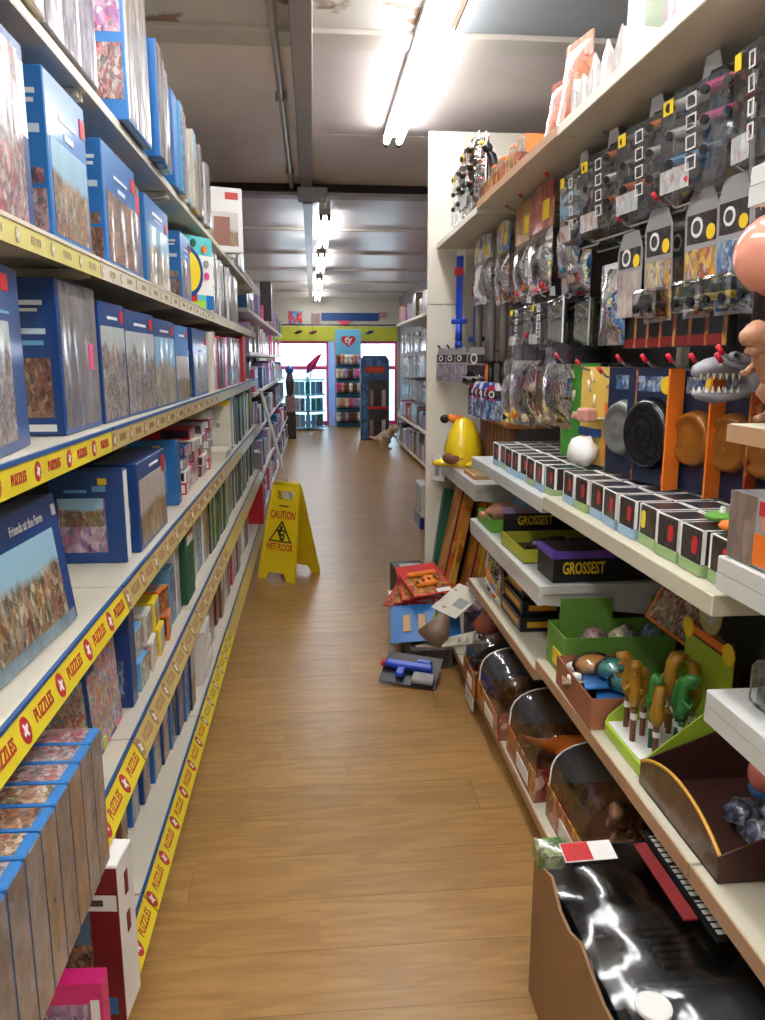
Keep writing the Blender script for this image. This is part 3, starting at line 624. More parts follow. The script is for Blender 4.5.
for st in range(4):
    zz = Z4; n = (4, 5, 5, 6)[st]
    for i in range(n):
        hh = .046; m = (RED, WHITE, GREY, PINK, DRED, OFFW)[(st * 2 + i) % 6]
        if st == 0 and i == 3: m = DBLUE
        carton('card_game', '%s little game box up in the %s stack, third shelf' % (ORD[i], ORD[st]), .14 + .02 * R.random(), .2, hh, m, [('picture', R.choice((A_RED, A_WHITEP, A_KID)), 'front', .05, .1, .95, .9), ('end_picture', R.choice((A_RED, WHITE, A_DARK)), 'left', .4, .15, .97, .85)], (-.6 + R.uniform(-.012, .012), 3.1 + st * .24, zz + .001), LR + R.uniform(-.06, .06)); zz += hh + .002
o = carton('game_box', 'tall cream box standing past the little stacks on the third shelf', .12, .27, .30, OFFW, [('corner', YEL, 'left', .2, .9, .99, .995), ('mark', GREY, 'left', .7, .5, .78, .58)], (-.6, 4.42, Z4 + .001), LR + .1)
carton('game_box', 'flat cream box lying under the tall cream box on the third shelf', .26, .24, .05, OFFW, [('picture', A_WHITEP, 'front', .1, .2, .9, .8)], (-.58, 4.2, Z4 + .001), LR)
x = 4.55
for i in range(13):
    t = R.uniform(.1, .15); m = LIME if i == 12 else R.choice((DGREEN, DGREEN, DGREY, WHITE))
    if x + t > 6.48: break
    lcarton('game_box', ('lime green box end closing the third shelf row' if m == LIME else 'slim %s box, %s past the tall cream box, third shelf' % ('dark' if m != WHITE else 'white', ORD[i])), x, x + t, -.475 + R.uniform(-.01, .005), Z4, R.uniform(.27, .32), .25, m, [('picture', m if m == LIME else R.choice((DGREEN, A_DARK, GREY, A_WHITEP)), 'front', .15, .05, .85, .95)], None if m == LIME else 'dark boxes past the cream box'); x += t + .003
# --- second shelf: six wrapped boxes with picture tops over the strip
for i in range(10):
    y = 1.255 - .062 * i
    lcarton(PB, '%s wrapped puzzle box with picture top from the strip joint, second shelf' % ORD[i], y, y + .06, -.388, Z5, .262, .155, BLUE, [FULL(A_GREYW), ('top_picture', (A_RED, A_RED, A_RED, A_DINO, A_BROWN, A_DINO, A_RED, A_RED, A_DINO, A_BROWN)[i], 'top', .06, .1, .94, .86)], rz=-.02)
lcarton('game_box', 'lime and yellow flat box lying beside the wrapped row, second shelf', 1.50, 1.75, -.5, Z5, .035, .2, LIME, [('top_band', YEL, 'top', .1, .3, .9, .7)])
carton('game_box', 'gold-brown box with a turquoise lid and yellow edge on the second shelf', .2, .15, .14, mat('gold_card', (190, 130, 60), .4), [('picture', A_BROWN, 'front', .05, .05, .95, .75), ('lid_band', TEAL, 'front', .0, .78, 1, 1), ('edge_band', YEL, 'left', .9, 0, 1, 1)], (-.68, 1.52, Z5 + .037), LR + .35)
for i in range(4):
    carton('game_box', '%s candy-coloured game box in the leaning pile on the second shelf' % ORD[i], .05, .2, .23 + .02 * i, PINK if i % 2 else DBLUE, [('picture', A_KID, 'front', .05, .05, .95, .95), ('end_picture', A_KID, 'left', .05, .08, .95, .92)], (-.6, 1.70 + .058 * i, Z5 + .003), LR - .12, 0, -.12)
carton('game_box', 'dark blue box end standing between candy-pink boxes and toy games', .06, .2, .26, DBLUE, [('end_picture', A_BLUEP, 'left', .1, .1, .9, .5), ('end_title', LBLUE, 'left', .2, .7, .8, .76)], (-.585, 1.98, Z5 + .002), LR)
kk = [(2.1, .13, A_KID2, 'blue'), (2.24, .11, A_KID, 'cream'), (2.36, .12, A_CITY, 'gold'), (2.49, .1, A_FIRE, 'orange')]
for i, (yc, hh, fm, nm) in enumerate(kk):
    for j in range(2):
        carton('game_box', '%s small %s toy game in the loose pile on the second shelf' % (('lower', 'upper')[j], nm), .1, .17, .085, (LBLUE, OFFW, YEL, ORANGE)[i], [('picture', fm, 'front', .05, .08, .95, .92), ('end_picture', fm, 'left', .05, .08, .95, .92), ('top_picture', (LBLUE, WHITE, YEL, A_KID)[i], 'top', .06, .06, .94, .94)], (-.57 - .012 * j, yc, Z5 + .001 + .087 * j), LR + R.uniform(-.15, .15))
x = 2.60
for i, (t, m, fm, h) in enumerate(((.09, LBLUE, A_BLUEP, .2), (.07, WHITE, A_WHITEP, .26), (.05, GREY, A_DARK, .27), (.2, DGREEN, DGREEN, .29), (.09, OFFW, A_CREAMW, .28), (.07, WHITE, A_WHITEP, .28), (.07, GREY, A_GREYW, .27), (.16, LBLUE, A_BLUEP, .3), (.08, WHITE, A_CREAMW, .28), (.09, BROWN, A_DINO, .29))):
    lcarton('game_box', '%s upright box past the loose toy games, second shelf' % ORD[i] if i != 3 else 'broad dark green box with red and white labels, second shelf', x, x + t, -.5 + R.uniform(-.01, .01) + (.02 if i == 3 else 0), Z5, h, .25, m, [FULL(fm)] + ([('price_label', WHITE, 'front', .2, .75, .9, .88), ('red_label', RED, 'front', .2, .88, .9, .97)] if i == 3 else [])); x += t + .003
bn_ = 0
while x < 6.4:
    bn_ += 1; t = R.uniform(.08, .14); m = R.choice((DGREEN, DGREEN, DGREEN, GREY, WHITE, DGREY))
    lcarton('game_box', 'slim %s book-like box, %s in the long row on the second shelf' % ({DGREEN: 'dark green', GREY: 'grey', WHITE: 'white', DGREY: 'charcoal'}[m], ORD[bn_ - 1]), x, x + t, -.49 + R.uniform(-.01, .005), Z5, R.uniform(.26, .31), .25, m, [('picture', R.choice((DGREEN, A_GREENP, A_DARK, A_GREYW)), 'front', .1, .04, .9, .96)], 'book-like boxes on the second shelf'); x += t + .003
# --- bottom shelf
o = carton('game_box', 'large dark red game box with a white end and price label, bottom shelf', .09, .15, .355, WHITE, [('front_picture', A_BROWN, 'left', .0, .0, .62, .8), ('sky_patch', mat('picture_sky', (96, 124, 150), .4), 'left', .05, .5, .6, .74), ('red_side', DRED, 'left', .0, .82, 1, .985), ('red_edge', DRED, 'left', .62, .0, 1, .82), ('price_label', WHITE, 'left', .35, .72, .98, .82), ('price_mark', DGREY, 'left', .5, .75, .8, .79), ('blue_spot', BLUE, 'left', .55, .05, .9, .16), ('ornament', DRED, 'front', .42, .74, .6, .88), ('ornament', DRED, 'front', .42, .5, .6, .62), ('barcode', GREY, 'top', .3, .3, .7, .6)], (-.47, 1.44, Z6 + .002), LR - .1)
o = carton('game_box', 'pink and purple game box with white edge standing in front of the dark red one', .04, .16, .22, MAG, [('end_picture', A_PURP, 'left', .05, .04, .86, .8), ('white_edge', WHITE, 'left', .87, .0, .97, .84), ('teal_patch', TEAL, 'left', .4, .2, .84, .45), ('white_letters', WHITE, 'left', .3, .5, .8, .6)], (-.48, 1.27, Z6 + .002), LR - .05)
lcarton('game_box', 'white box with red corner standing behind the dark red game box', 1.75, 1.83, -.52, Z6, .3, .2, WHITE, [('red_corner', RED, 'left', .6, .85, 1, .97), ('picture', A_WHITEP, 'front', .05, .05, .95, .95)])
lcarton('game_box', 'brown striped box end beside the white box on the bottom shelf', 1.84, 1.90, -.51, Z6, .29, .2, BROWN, [('picture', A_FIELD, 'front', .1, .02, .9, .98)])
x = 1.96
for i in range(9):
    t = (.075, .085, .09, .11, .1, .1, .1, .09, .09)[i]
    lcarton(PB, '%s blue-sided puzzle box from the dark red game box, bottom shelf' % ORD[i], x, x + t, -.545 + .008 * i, Z6, .30 - .006 * (i % 3), .25, BLUE if i % 2 else DBLUE, [('picture', (A_FIELD, A_GREYW, A_BROWN, A_CITY)[i % 4] if i != 7 else A_BLUEP, 'front', .12, .02, .98, .98)]); x += t + (.03 if i < 3 else .004)
lcarton('game_box', 'tall plain tan box end before the little white boxes on the bottom shelf', x, x + .12, -.5, Z6, .33, .25, OFFW, [('stripe', YEL, 'front', .7, .05, .8, .95)])
x += .14
for i in range(3):
    carton('small_carton', '%s plain white little carton in the stack of three on the bottom shelf' % ('lowest', 'middle', 'topmost')[i], .22, .12, .075, WHITE, [('seam', GREY, 'front', .0, .48, 1, .51)] + ([('spot', RED, 'left', .35, .3, .65, .75)] if i == 2 else []), (-.525, x + .12, Z6 + .001 + .077 * i), LR + .05 * (i - 1))
x += .28
for i in range(18):
    t = R.uniform(.1, .17)
    if x + t > 6.2: break
    m, fm = ((WHITE, A_WHITEP), (RED, A_RED), (LBLUE, A_BLUEP), (DRED, A_BROWN), (BROWN, A_FIELD), (OFFW, A_CREAMW), (WHITE, A_KID), (DGREY, A_DARK))[i % 8]
    lcarton('game_box', '%s upright box past the little white cartons, bottom shelf' % ORD[i], x, x + t, -.5 + R.uniform(-.02, .01), Z6, R.uniform(.22, .31), .25, m, [FULL(fm)]); x += t + .004
carton('game_box', 'bright red box standing upright beside the wet floor sign', .1, .16, .34, RED, [('mark', DRED, 'front', .2, .3, .8, .6)], (-.5, 6.33, Z6 + .001), LR)
# far shelves: mixed boxed toys
FC = [('white', WHITE, A_WHITEP), ('pink', PINK, A_PINKP), ('blue', BLUE, A_BLUEP), ('grey', GREY, A_GREYW), ('lilac', mat('lilac_print', (170, 150, 200), .45), A_MAUVE), ('dark', DGREY, A_DARK), ('red', RED, A_RED)]
for bi in range(6):
    for si, z in enumerate(FZ):
        y = FBAY[bi] + .05; kk_ = 0; xf = (-.45, -.45, -.5, -.5, -.52, -.52)[si]
        while y < FBAY[bi] + 1.08:
            t = R.uniform(.12, .24); h = R.uniform(.16, .27); c = FC[R.choice((0, 0, 1, 2, 2, 3, 3, 4, 5, 6) if si < 3 else (0, 1, 1, 2, 3, 3, 4))]
            if y + t > FBAY[bi] + 1.2: break
            lcarton('toy_box', '%s boxed toy, %s level of the far shelving bay %s from the sign, %s along' % (c[0], ORD[si], ORD[bi], ORD[kk_]), y, y + t, xf - R.uniform(.0, .04), z, h, .22, c[1], [FULL(c[2])], '%s boxes on far shelf level %d bay %d' % (c[0], si + 1, bi + 1))
            kk_ += 1; y += t + R.uniform(.004, .03)
carton('toy_box', 'tall dark box with a pale striped side high on the far shelving', .2, .12, .42, DARKB, [('picture', A_WHITEP, 'front', .1, .05, .9, .95)], (-.5, 9.0, 1.881), LR)
# wet floor sign -----------------------------------------------------
SIGNY = mat('sign_yellow', (232, 202, 30), .4, var=.04); INK = mat('sign_black', (26, 24, 20), .5)
sg = empty('wet_floor_sign', (-.265, 5.02, 0), (0, 0, -.62)); tag(sg, 'yellow folding wet floor caution sign standing in the aisle', 'sign')
def sign_panel(front):
    # outline in (x, s) with s up along the panel; handle hole bridged
    H = .655; A = .225 if front else -.225
    bw, tw = .155, .112
    ed = lambda s: bw + (tw - bw) * s / H
    b = MB(); t = .012
    polys = [[(-ed(0), 0), (-ed(0) + .065, 0), (-ed(.05) + .09, .05), (-ed(.05), .05)], [(ed(.05), .05), (ed(.05) - .09, .05), (ed(0) - .065, 0), (ed(0), 0)],
             [(-ed(.05), .05), (ed(.05), .05), (ed(.54), .54), (-ed(.54), .54)], [(-ed(.54), .54), (-.062, .54), (-.068, .6), (-ed(.6), .6)], [(.062, .54), (ed(.54), .54), (ed(.6), .6), (.068, .6)],
             [(-ed(.6), .6), (ed(.6), .6), (ed(H), H), (-ed(H), H)]]
    M = Matrix.Translation((0, 0 if front else .29, 0)) @ Matrix.Rotation(-A, 4, 'X')
    for p in polys: b.prism(p, -t / 2, t / 2, 'y', 0, M)
    for s_ in (-1, 1):   # raised side rims
        b.prism([(s_ * ed(.03), .03), (s_ * (ed(.03) - .014), .03), (s_ * (ed(.63) - .014), .63), (s_ * ed(.63), .63)][::s_], -t / 2 - .005, t / 2 + .004, 'y', 0, M)
    b.prism([(-ed(.19), .185), (ed(.19), .185), (ed(.2), .197), (-ed(.2), .197)], -t / 2 - .003, t / 2, 'y', 0, M)
    return b.build('front_panel' if front else 'rear_panel', SIGNY, sg), M
fp, M = sign_panel(True); rp_, _ = sign_panel(False)
MB().tube([(-.1, .146, .636), (.1, .146, .636)], .014, 10).build('hinge', SIGNY, sg, smooth=True)
e = -.0075
def onp(b, name, m): return b.build(name, m, fp)
o = letters('CAUTION', RED, fp, (0, 0, 0), None, .058, .66); o.matrix_local = M @ Matrix.Translation((0, e, .438)) @ Matrix.Rotation(PI / 2, 4, 'X') @ Matrix.Diagonal((.046, .074, .05, 1))
o = letters('WET FLOOR', RED, fp, (0, 0, 0), None, .05, .6); o.matrix_local = M @ Matrix.Translation((0, e, .222)) @ Matrix.Rotation(PI / 2, 4, 'X') @ Matrix.Diagonal((.039, .064, .05, 1))
b = MB(); T0 = [(0, .405), (-.096, .258), (.096, .258)]; T1 = [(0, .387), (-.079, .267), (.079, .267)]
for i in range(3):
    j = (i + 1) % 3; b.prism([T0[i], T0[j], T1[j], T1[i]], e - .001, e + .002, 'y', 0, M)
onp(b, 'triangle', INK)
b = MB().ell((0, e - .001, .357), (.011, .002, .012), 10, 6, 0, M)
for path, r in (([(.0, .345), (-.014, .322), (-.004, .302)], .011), ([(-.004, .34), (-.03, .33), (-.034, .35)], .006), ([(.0, .34), (.02, .335), (.034, .318)], .006), ([(-.006, .303), (.02, .31), (.03, .285)], .008), ([(-.006, .303), (.004, .28), (.028, .274)], .008)):
    b.tube([(x_, e, z_) for x_, z_ in path], r, 8, 0, M, (1, .25) if False else (.25, 1), (0, 1, 0))
onp(b, 'slipping_figure', INK)
onp(MB().box(-.04, e - .001, .497, .04, e + .002, .505, 0, 0, M), 'slot', INK)
# broom handle leaning on the shelves behind the sign
bh = tag(MB().tube([(-.13, 6.6, .012), (-.435, 6.6, 1.2)], .014, 8).build('broom_handle', WHITE, smooth=True), 'white pole leaning against the shelf end behind the wet floor sign', 'pole')
# ================================================================ GOODS, TOY SIDE
RR = -PI / 2       # faces the aisle from the toy side; local +X points back towards the near end
def rcarton(name, label, y0, y1, xf, z, h, d, body, panels=(), group=None, rz=0, lean=0, roll=0, cat='box'):
    return carton(name, label, y1 - y0 - .004, d, h, body, panels, (xf + d / 2, (y0 + y1) / 2, z + .0012), RR + rz, lean, roll, cat, group)
RP = lambda m, f='front': ('picture' if f == 'front' else 'side_picture', m, f, .05, .05, .95, .95)
# ---- wire pegs
TIP = mat('red_peg_tip', (214, 40, 60), .4)
WIRE = mat('peg_wire', (150, 150, 156), .3, .8)
def peg(x, y, z, label, xb=1.138, black=False):
    o = MB().tube([(xb, y, z), (x + .05, y, z - .004), (x + .02, y, z + .004), (x, y, z + .022)], .0035, 6).build('peg_hook', WIRE, smooth=True)
    MB().tube([(x + .006, y, z + .014), (x - .007, y, z + .031)], .0056, 8).build('peg_tip', BLACK if black else TIP, o, smooth=True)
    return tag(o, label, 'hook', 'red tipped peg hooks')
PEGS = [('row of clear car packs', [(2.224, 2.06), (1.954, 2.07), (1.714, 2.08), (1.498, 2.08)]), ('row of yellow car cards', [(2.042, 1.79), (1.829, 1.80), (1.669, 1.80)]),
        ('hanging bag row', [(3.048, 2.045), (3.266, 2.05), (2.70, 2.04)]), ('row of skeleton packs', [(2.771, 1.67), (2.47, 1.80), (3.05, 1.68)]),
        ('row of animal bags', [(2.511, 1.44), (2.304, 1.42), (2.12, 1.40), (2.9, 1.52)]), ('puppet head', [(1.48, 1.447)])]
for nm, ps in PEGS:
    for i, (y, z) in enumerate(ps):
        peg(.80, y, z, 'red tipped wire peg holding the %s' % nm + (', %s from the cream panel' % ORD[len(ps) - 1 - sorted(p[0] for p in ps).index(y)] if len(ps) > 1 else ''))
# ---- hanging packs; local origin at the hang hole, front = -Y, hangs down
def hang(o, x, y, z, rz=0, tilt=0):
    o.matrix_world = Matrix.Translation((x, y, z)) @ Matrix.Rotation(RR + rz, 4, 'Z') @ Matrix.Rotation(tilt, 4, 'X'); return o
def rrect(w, h, r, z0, n=4, cx=0):
    pts = []
    for (sx, sz, a0) in ((1, 1, 0), (-1, 1, PI / 2), (-1, -1, PI), (1, -1, 3 * PI / 2)):
        for k in range(n + 1):
            a = a0 + PI / 2 * k / n; pts.append((cx + sx * (w / 2 - r) + r * math.cos(a), z0 + sz * (h / 2 - r) + r * math.sin(a)))
    return pts
def mini_car(parent, m, loc, s=1.0, rot=None):
    b = MB().box(-.034, -.013, .005, .034, .013, .016, 0, .004).prism([(-.02, .016), (.022, .016), (.012, .028), (-.012, .028)], -.011, .011, 'y', 1)
    for x in (-.02, .02):
        for y_ in (-.014, .014): b.lathe([(.007, -.003), (.007, .003)], 8, 1, Matrix.Translation((x, y_, .006)) @ Matrix.Rotation(PI / 2, 4, 'X'))
    return obj('toy_car', b.mesh('toy_car', [m, BLACK]), parent, loc, rot, (s, s, s))
RIM = mat('frosted_rim', (214, 218, 222), .2, coat=.5)
def clamshell(label, x, y, z, w, h, cols, card=A_DARK, group=None, rz=0, tilt=0):
    o = empty('blister_pack'); zc = -.03 - h / 2
    MB().prism(rrect(w - .01, h - .01, .012, zc), .012, .014, 'y').build('backing_card', card, o)
    b = MB(); pts = rrect(w, h, .014, zc); b.tube([(p[0], 0, p[1]) for p in pts] + [(pts[0][0], 0, pts[0][1])], .0035, 6); b.build('rim', RIM, o, smooth=True)
    b = MB(); n = len(pts); q = rrect(w * .86, h * .84, .02, zc)
    b.add([(p[0], 0, p[1]) for p in pts] + [(p[0], -.045, p[1]) for p in q], [(i, (i + 1) % n, n + (i + 1) % n, n + i) for i in range(n)] + [tuple(range(n, 2 * n))]); b.build('clear_shell', SHELL, o)
    tab = MB().prism([(-.035, -.032), (.035, -.032), (.022, .012), (-.022, .012)], -.001, .001, 'y').build('hang_tab', RIM, o)
    for i, c in enumerate(cols):
        mini_car(o, c, (w * (.24 if i % 2 else -.22), -.018, zc + h * .3 - (i // 2) * h * .24), 1.0 * w / .19, (0, 0, .25))
    MB().box(-w * .42, -.0475, zc - h * .4, -w * .02, -.046, zc - h * .2).build('label_card', A_WHITEP, o)
    for q in range(4):
        za = zc + h * (.36 - .17 * q); lw = w * .13
        b = MB().box(-lw / 2, -.0478, za - .003, lw / 2, -.0462, za).box(-lw / 2, -.0478, za - h * .12, lw / 2, -.0462, za - h * .12 + .003)
        b.box(-lw / 2, -.0478, za - h * .12 + .003, -lw / 2 + .003, -.0462, za - .003).box(lw / 2 - .003, -.0478, za - h * .12 + .003, lw / 2, -.0462, za - .003).build('window_frame', WHITE, o)
    MB().box(-w * .38, -.0478, zc + h * .28, -w * .24, -.0465, zc + h * .4).build('sticker', YEL, o)
    tag(o, label, 'toy pack', group); return hang(o, x, y, z, rz, tilt)
def carded(label, x, y, z, w, h, card, toy, name='carded_toy', group=None, rz=0, tilt=0, header=GREY, sticker=True, bubble=True):
    o = empty(name)
    MB().prism([(-w / 2, -h), (w / 2, -h), (w / 2, -.03), (w * .3, .015), (-w * .3, .015), (-w / 2, -.03)], 0, .0015, 'y').build('card', header, o)
    MB().box(-w * .46, -.001, -h * .97, w * .46, .0002, -h * .42).build('print', card, o)
    MB().box(-w * .42, -.0012, -h * .37, w * .42, .0002, -h * .13).build('logo_panel', A_DARK, o); MB().prism(rrect(w * .34, w * .34, w * .16, -h * .24, 3, -w * .12), -.0022, -.0012, 'y').build('logo_ring', WHITE, o); MB().prism(rrect(w * .22, w * .22, w * .1, -h * .24, 3, -w * .12), -.003, -.0022, 'y').build('logo_mark', DGREY, o)
    if sticker: MB().lathe([(w * .13, 0), (w * .13, .0012)], 12).build('sticker', YEL, o, (w * .28, -.0005, -h * .3), (PI / 2, 0, 0))
    if bubble:
        MB().box(-w * .42, -.04, -h * .95, w * .42, -.0005, -h * .68, 0, .006).build('bubble', SHELL, o)
        mini_car(o, toy, (0, -.02, -h * .9), w / .085)
    tag(o, label, 'toy pack', group); return hang(o, x, y, z, rz, tilt)
def bag(label, x, y, z, w, h, header, cols, group=None, rz=0, hh=.2, film=None, name='toy_bag', sticker=True, fig='animal', seed=1):
    o = empty(name); rr = random.Random(seed)
    MB().prism([(-w / 2, -h * hh), (w / 2, -h * hh), (w / 2, 0), (w * .12, .016), (-w * .12, .016), (-w / 2, 0)], -.003, .003, 'y').build('header_card', header, o)
    def pil(sgn):
        def fn(u, v):
            q = Vector((u * 3 + seed, v * 4, sgn)); t = (math.sin(PI * u) ** .5) * (math.sin(PI * min(1, v * 1.05 + .02)) ** .6 if v < .95 else .15)
            return ((u - .5) * w * (1 + .04 * mnoise.noise(q)), sgn * (.028 * t + .006 * mnoise.noise(q * 2.1)), -h * hh - (1 - hh) * h * v)
        return fn
    b = MB().grid(pil(-1), 10, 12).grid(pil(1), 10, 12); b.build('film', film or FILM, o, smooth=True)
    k = 0
    for rI in range(3):
        for cI in range(2):
            c = cols[k % len(cols)]; k += 1
            cx = (cI - .5) * w * .42; cz = -h * (hh + (1 - hh) * (.22 + .27 * rI)) - .01 * rr.random(); s = min(w * .19, h * (1 - hh) * .17)
            m = MB().tube([(cx - s, 0, cz - s * .2), (cx - s * .4, 0, cz), (cx + s * .3, 0, cz + s * .1), (cx + s * .8, 0, cz + s * .7), (cx + s * 1.2, 0, cz + s * .6)], [s * .1, s * .36, s * .4, s * .2, s * .12], 8)
            for lx in (-.3, .35):
                for ly in (-.2, .2): m.tube([(cx + lx * s, ly * s, cz), (cx + lx * s * 1.2, ly * s * 1.4, cz - s * .9)], [s * .15, s * .1], 6)
            m.build('animal_figure', c, o, smooth=True)
    if sticker: MB().box(w * .1, -.0045, -h * hh * .8, w * .36, -.003, -h * hh * .35).build('sticker', YEL, o)
    tag(o, label, 'toy bag', group); return hang(o, x, y, z, rz)
# clear car packs, under the top shelf
CARC = [WHITE, PINK, SILVER, RED, LBLUE, ORANGE]
def cc(k): return [CARC[(k + i * 2) % 6] for i in range(6)]
for i, (y, w, cols, cd, nm) in enumerate(((1.66, .27, [WHITE, PINK, WHITE, PINK, LBLUE, SILVER], A_DARK, 'white and pink cars'), (1.92, .26, [SILVER, ORANGE, SILVER, WHITE, ORANGE, SILVER], A_DARK, 'silver and orange cars'), (2.19, .26, [DGREY, ORANGE, SILVER, WHITE, DGREY, ORANGE], A_DARK, 'charcoal and orange cars'), (2.42, .18, [SILVER, WHITE, DGREY, SILVER, WHITE, DGREY], A_DARK, 'silver and charcoal cars'), (1.43, .15, [DRED, RED, DRED, PURPLE, DRED, DRED], A_DARK, 'dark red cars'))):
    for j in range(3 if i < 3 else 2):
        clamshell('clear pack of %s under the top toy shelf%s' % (nm, ('', ', second on its peg', ', third on its peg')[j]), .83 + .085 * j, y + .01 * j, 2.055, w, .235, cols if j == 0 else cc(i + j), cd, rz=.12 if i < 4 else 0, tilt=.06)
# yellow car cards
for i, (y, w, m, toy, nm) in enumerate(((1.87, .125, A_CAR, DGREY, 'orange'), (1.66, .125, A_CAR, SILVER, 'yellow'), (1.53, .11, A_BLUEP, YEL, 'blue'), (1.40, .11, A_DARK, DGREY, 'charcoal'))):
    for j in range(3):
        carded('grey toy car card with %s print on the yellow-stickered row%s' % (nm, ('', ', second on its peg', ', third on its peg')[j]), .83 + .06 * j, y + .006 * j, 1.79, w, .25, m, toy, tilt=.05, rz=.1)
carded('pale narrow toy card with a yellow sticker beside the orange car card', .83, 2.03, 1.76, .13, .2, A_CREAMW, WHITE, bubble=False, rz=.1)
# black and orange edged packs hanging under the car cards
for i in range(7):
    o = empty('book_pack'); 
    MB().box(-.034, -.012, -.14, .034, .012, 0, 0, .002).build('body', BLACK, o); MB().box(.02, -.0135, -.139, .0345, -.0122, -.001).build('orange_spine', A_FIRE, o)
    MB().box(-.033, -.0135, -.138, .019, -.0122, -.115).build('red_band', DRED, o)
    tag(o, 'thin dark pack with an orange spine, %s in the row below the car cards' % ORD[i], 'toy pack', 'dark packs with orange spines')
    o.matrix_world = Matrix.Translation((.86, 2.04 - .075 * i, 1.62)) @ Matrix.Rotation(RR + .1, 4, 'Z')
peg(.86, 1.75, 1.627, 'wire rail peg carrying the dark orange-spined packs')
o = empty('film_pack'); MB().grid(lambda u, v: ((u - .5) * .15, -.02 * math.sin(PI * u) * math.sin(PI * v) - .004 * mnoise.noise(Vector((u * 6, v * 6, 0))), -.22 * v), 10, 12).build('film', FILM, o, smooth=True); MB().box(-.07, .002, -.215, .07, .004, -.005).build('insert_card', A_MAUVE, o); MB().box(-.05, -.004, -.03, .05, .002, 0).build('header', RIM, o)
tag(o, 'crinkled clear film pack hanging at the end of the orange-spined packs', 'toy pack'); hang(o, .83, 2.13, 1.71, .1)
# hanging bags by the top shelf
PINKA = mat('flesh_plastic', (206, 140, 112), .4); TAN = mat('tan_plastic', (180, 140, 96), .45); BRN = mat('brown_plastic', (104, 70, 50), .45); GRYA = mat('grey_rubber', (118, 112, 110), .5); CRMA = mat('cream_plastic', (220, 206, 176), .45)
HB = art('header_blue_white', [(226, 228, 230), (50, 110, 190), (240, 210, 70), (230, 232, 234)], 12, soft=.2)
FIRE2 = art('bag_red', [(190, 36, 40), (206, 60, 50), (226, 170, 130), (150, 24, 30)], 12, soft=.5); ORB = art('bag_orange', [(226, 150, 50), (236, 190, 90), (200, 110, 60), (220, 200, 170)], 14, soft=.5)
for j in range(3):
    bag('animal bag with white and blue header beside the blue toy sword%s' % ('', ', second on its peg', ', third on its peg')[j], .83 + .06 * j, 3.82, 2.02, .36, .30, HB, [GRYA, WHITE, BRN, TAN], hh=.34, seed=j + 1)
    bag('bag of pink animals with white and blue header%s' % ('', ', second on its peg', ', third on its peg')[j], .84 + .06 * j, 3.46, 2.025, .22, .33, HB, [PINKA, PINKA, TAN], hh=.34, seed=j + 4)
bag('tall orange printed bag of animals hanging between pink and red bags', .83, 3.09, 2.04, .22, .34, ORB, [CRMA, TAN, ORANGE], hh=.42, seed=8)
bag('large red printed bag of animals under the top shelf', .82, 2.82, 2.045, .28, .36, FIRE2, [PINKA, CRMA, RED], hh=.4, seed=9)
bag('dark red bag behind the large red printed bag', .92, 2.72, 2.0, .3, .34, DRED, [DRED, RED], hh=.5, seed=10, sticker=False)
BLF = clear('blue_film', (70, 170, 220), .12, .1, .5, 20)
bag('light blue printed bag with silver top beside the clear car packs', .83, 2.53, 1.96, .2, .24, LBLUE, [LBLUE, TEAL, WHITE], hh=.25, film=BLF, seed=11, sticker=False)
# swords and tubes by the cream panel
def sword(label, x, y, z, m, L=.46):
    o = empty('toy_sword'); MB().box(-.022, -.007, -L * .7, .022, .007, 0, 0, .005).build('blade', m, o); MB().box(-.05, -.012, -L * .76, .05, .012, -L * .7, 0, .006).build('guard', m, o)
    MB().tube([(0, 0, -L * .76), (0, 0, -L * .95)], [.016, .02], 10).build('grip', m, o, smooth=True); MB().ell((0, 0, -L), (.024, .02, .03), 10, 6).build('pommel', m, o, smooth=True)
    MB().prism([(-.03, -.09), (.03, -.09), (.03, .03), (-.03, .03)], .008, .01, 'y').build('card', WHITE, o); MB().box(-.028, -.0095, -.1, .028, -.0075, -.06).build('red_label', RED, o)
    tag(o, label, 'toy sword'); return hang(o, x, y, z, .7)
SWB = mat('sword_blue', (30, 70, 190), .3)
sword('bright blue plastic toy sword hanging against the cream end panel', .79, 4.2, 1.99, SWB)
sword('dark blue toy sword with a gold handle behind the bright blue one', .87, 4.12, 1.88, DBLUE, .44)
for i in range(4):
    o = empty('toy_sabre'); MB().tube([(0, 0, 0), (0, 0, -.36)], .019, 10).build('grey_blade', mat('sabre_grey', (132, 126, 124), .5), o, smooth=True); MB().tube([(0, 0, -.36), (0, 0, -.5)], [.014, .016], 10).build('handle', BLACK if i != 1 else ORANGE, o, smooth=True)
    MB().lathe([(.026, -.365), (.026, -.355)], 12).build('guard', BLACK, o)
    tag(o, 'grey foam sabre hanging beside the animal bags, %s from the cream panel' % ORD[i], 'toy sword', 'grey foam sabres'); hang(o, .86 + .02 * (i % 2), 4.02 - .15 * i, 1.80)
    peg(.83, 4.02 - .15 * i, 1.80, 'plain wire peg of the %s grey sabre from the panel' % ORD[i], black=True)
o = bag('blue fish-shaped toy pack with a yellow label hanging behind the sabres', .98, 3.3, 1.64, .2, .26, YEL, [LBLUE, YEL], hh=.45, film=BLF, seed=12, sticker=False)
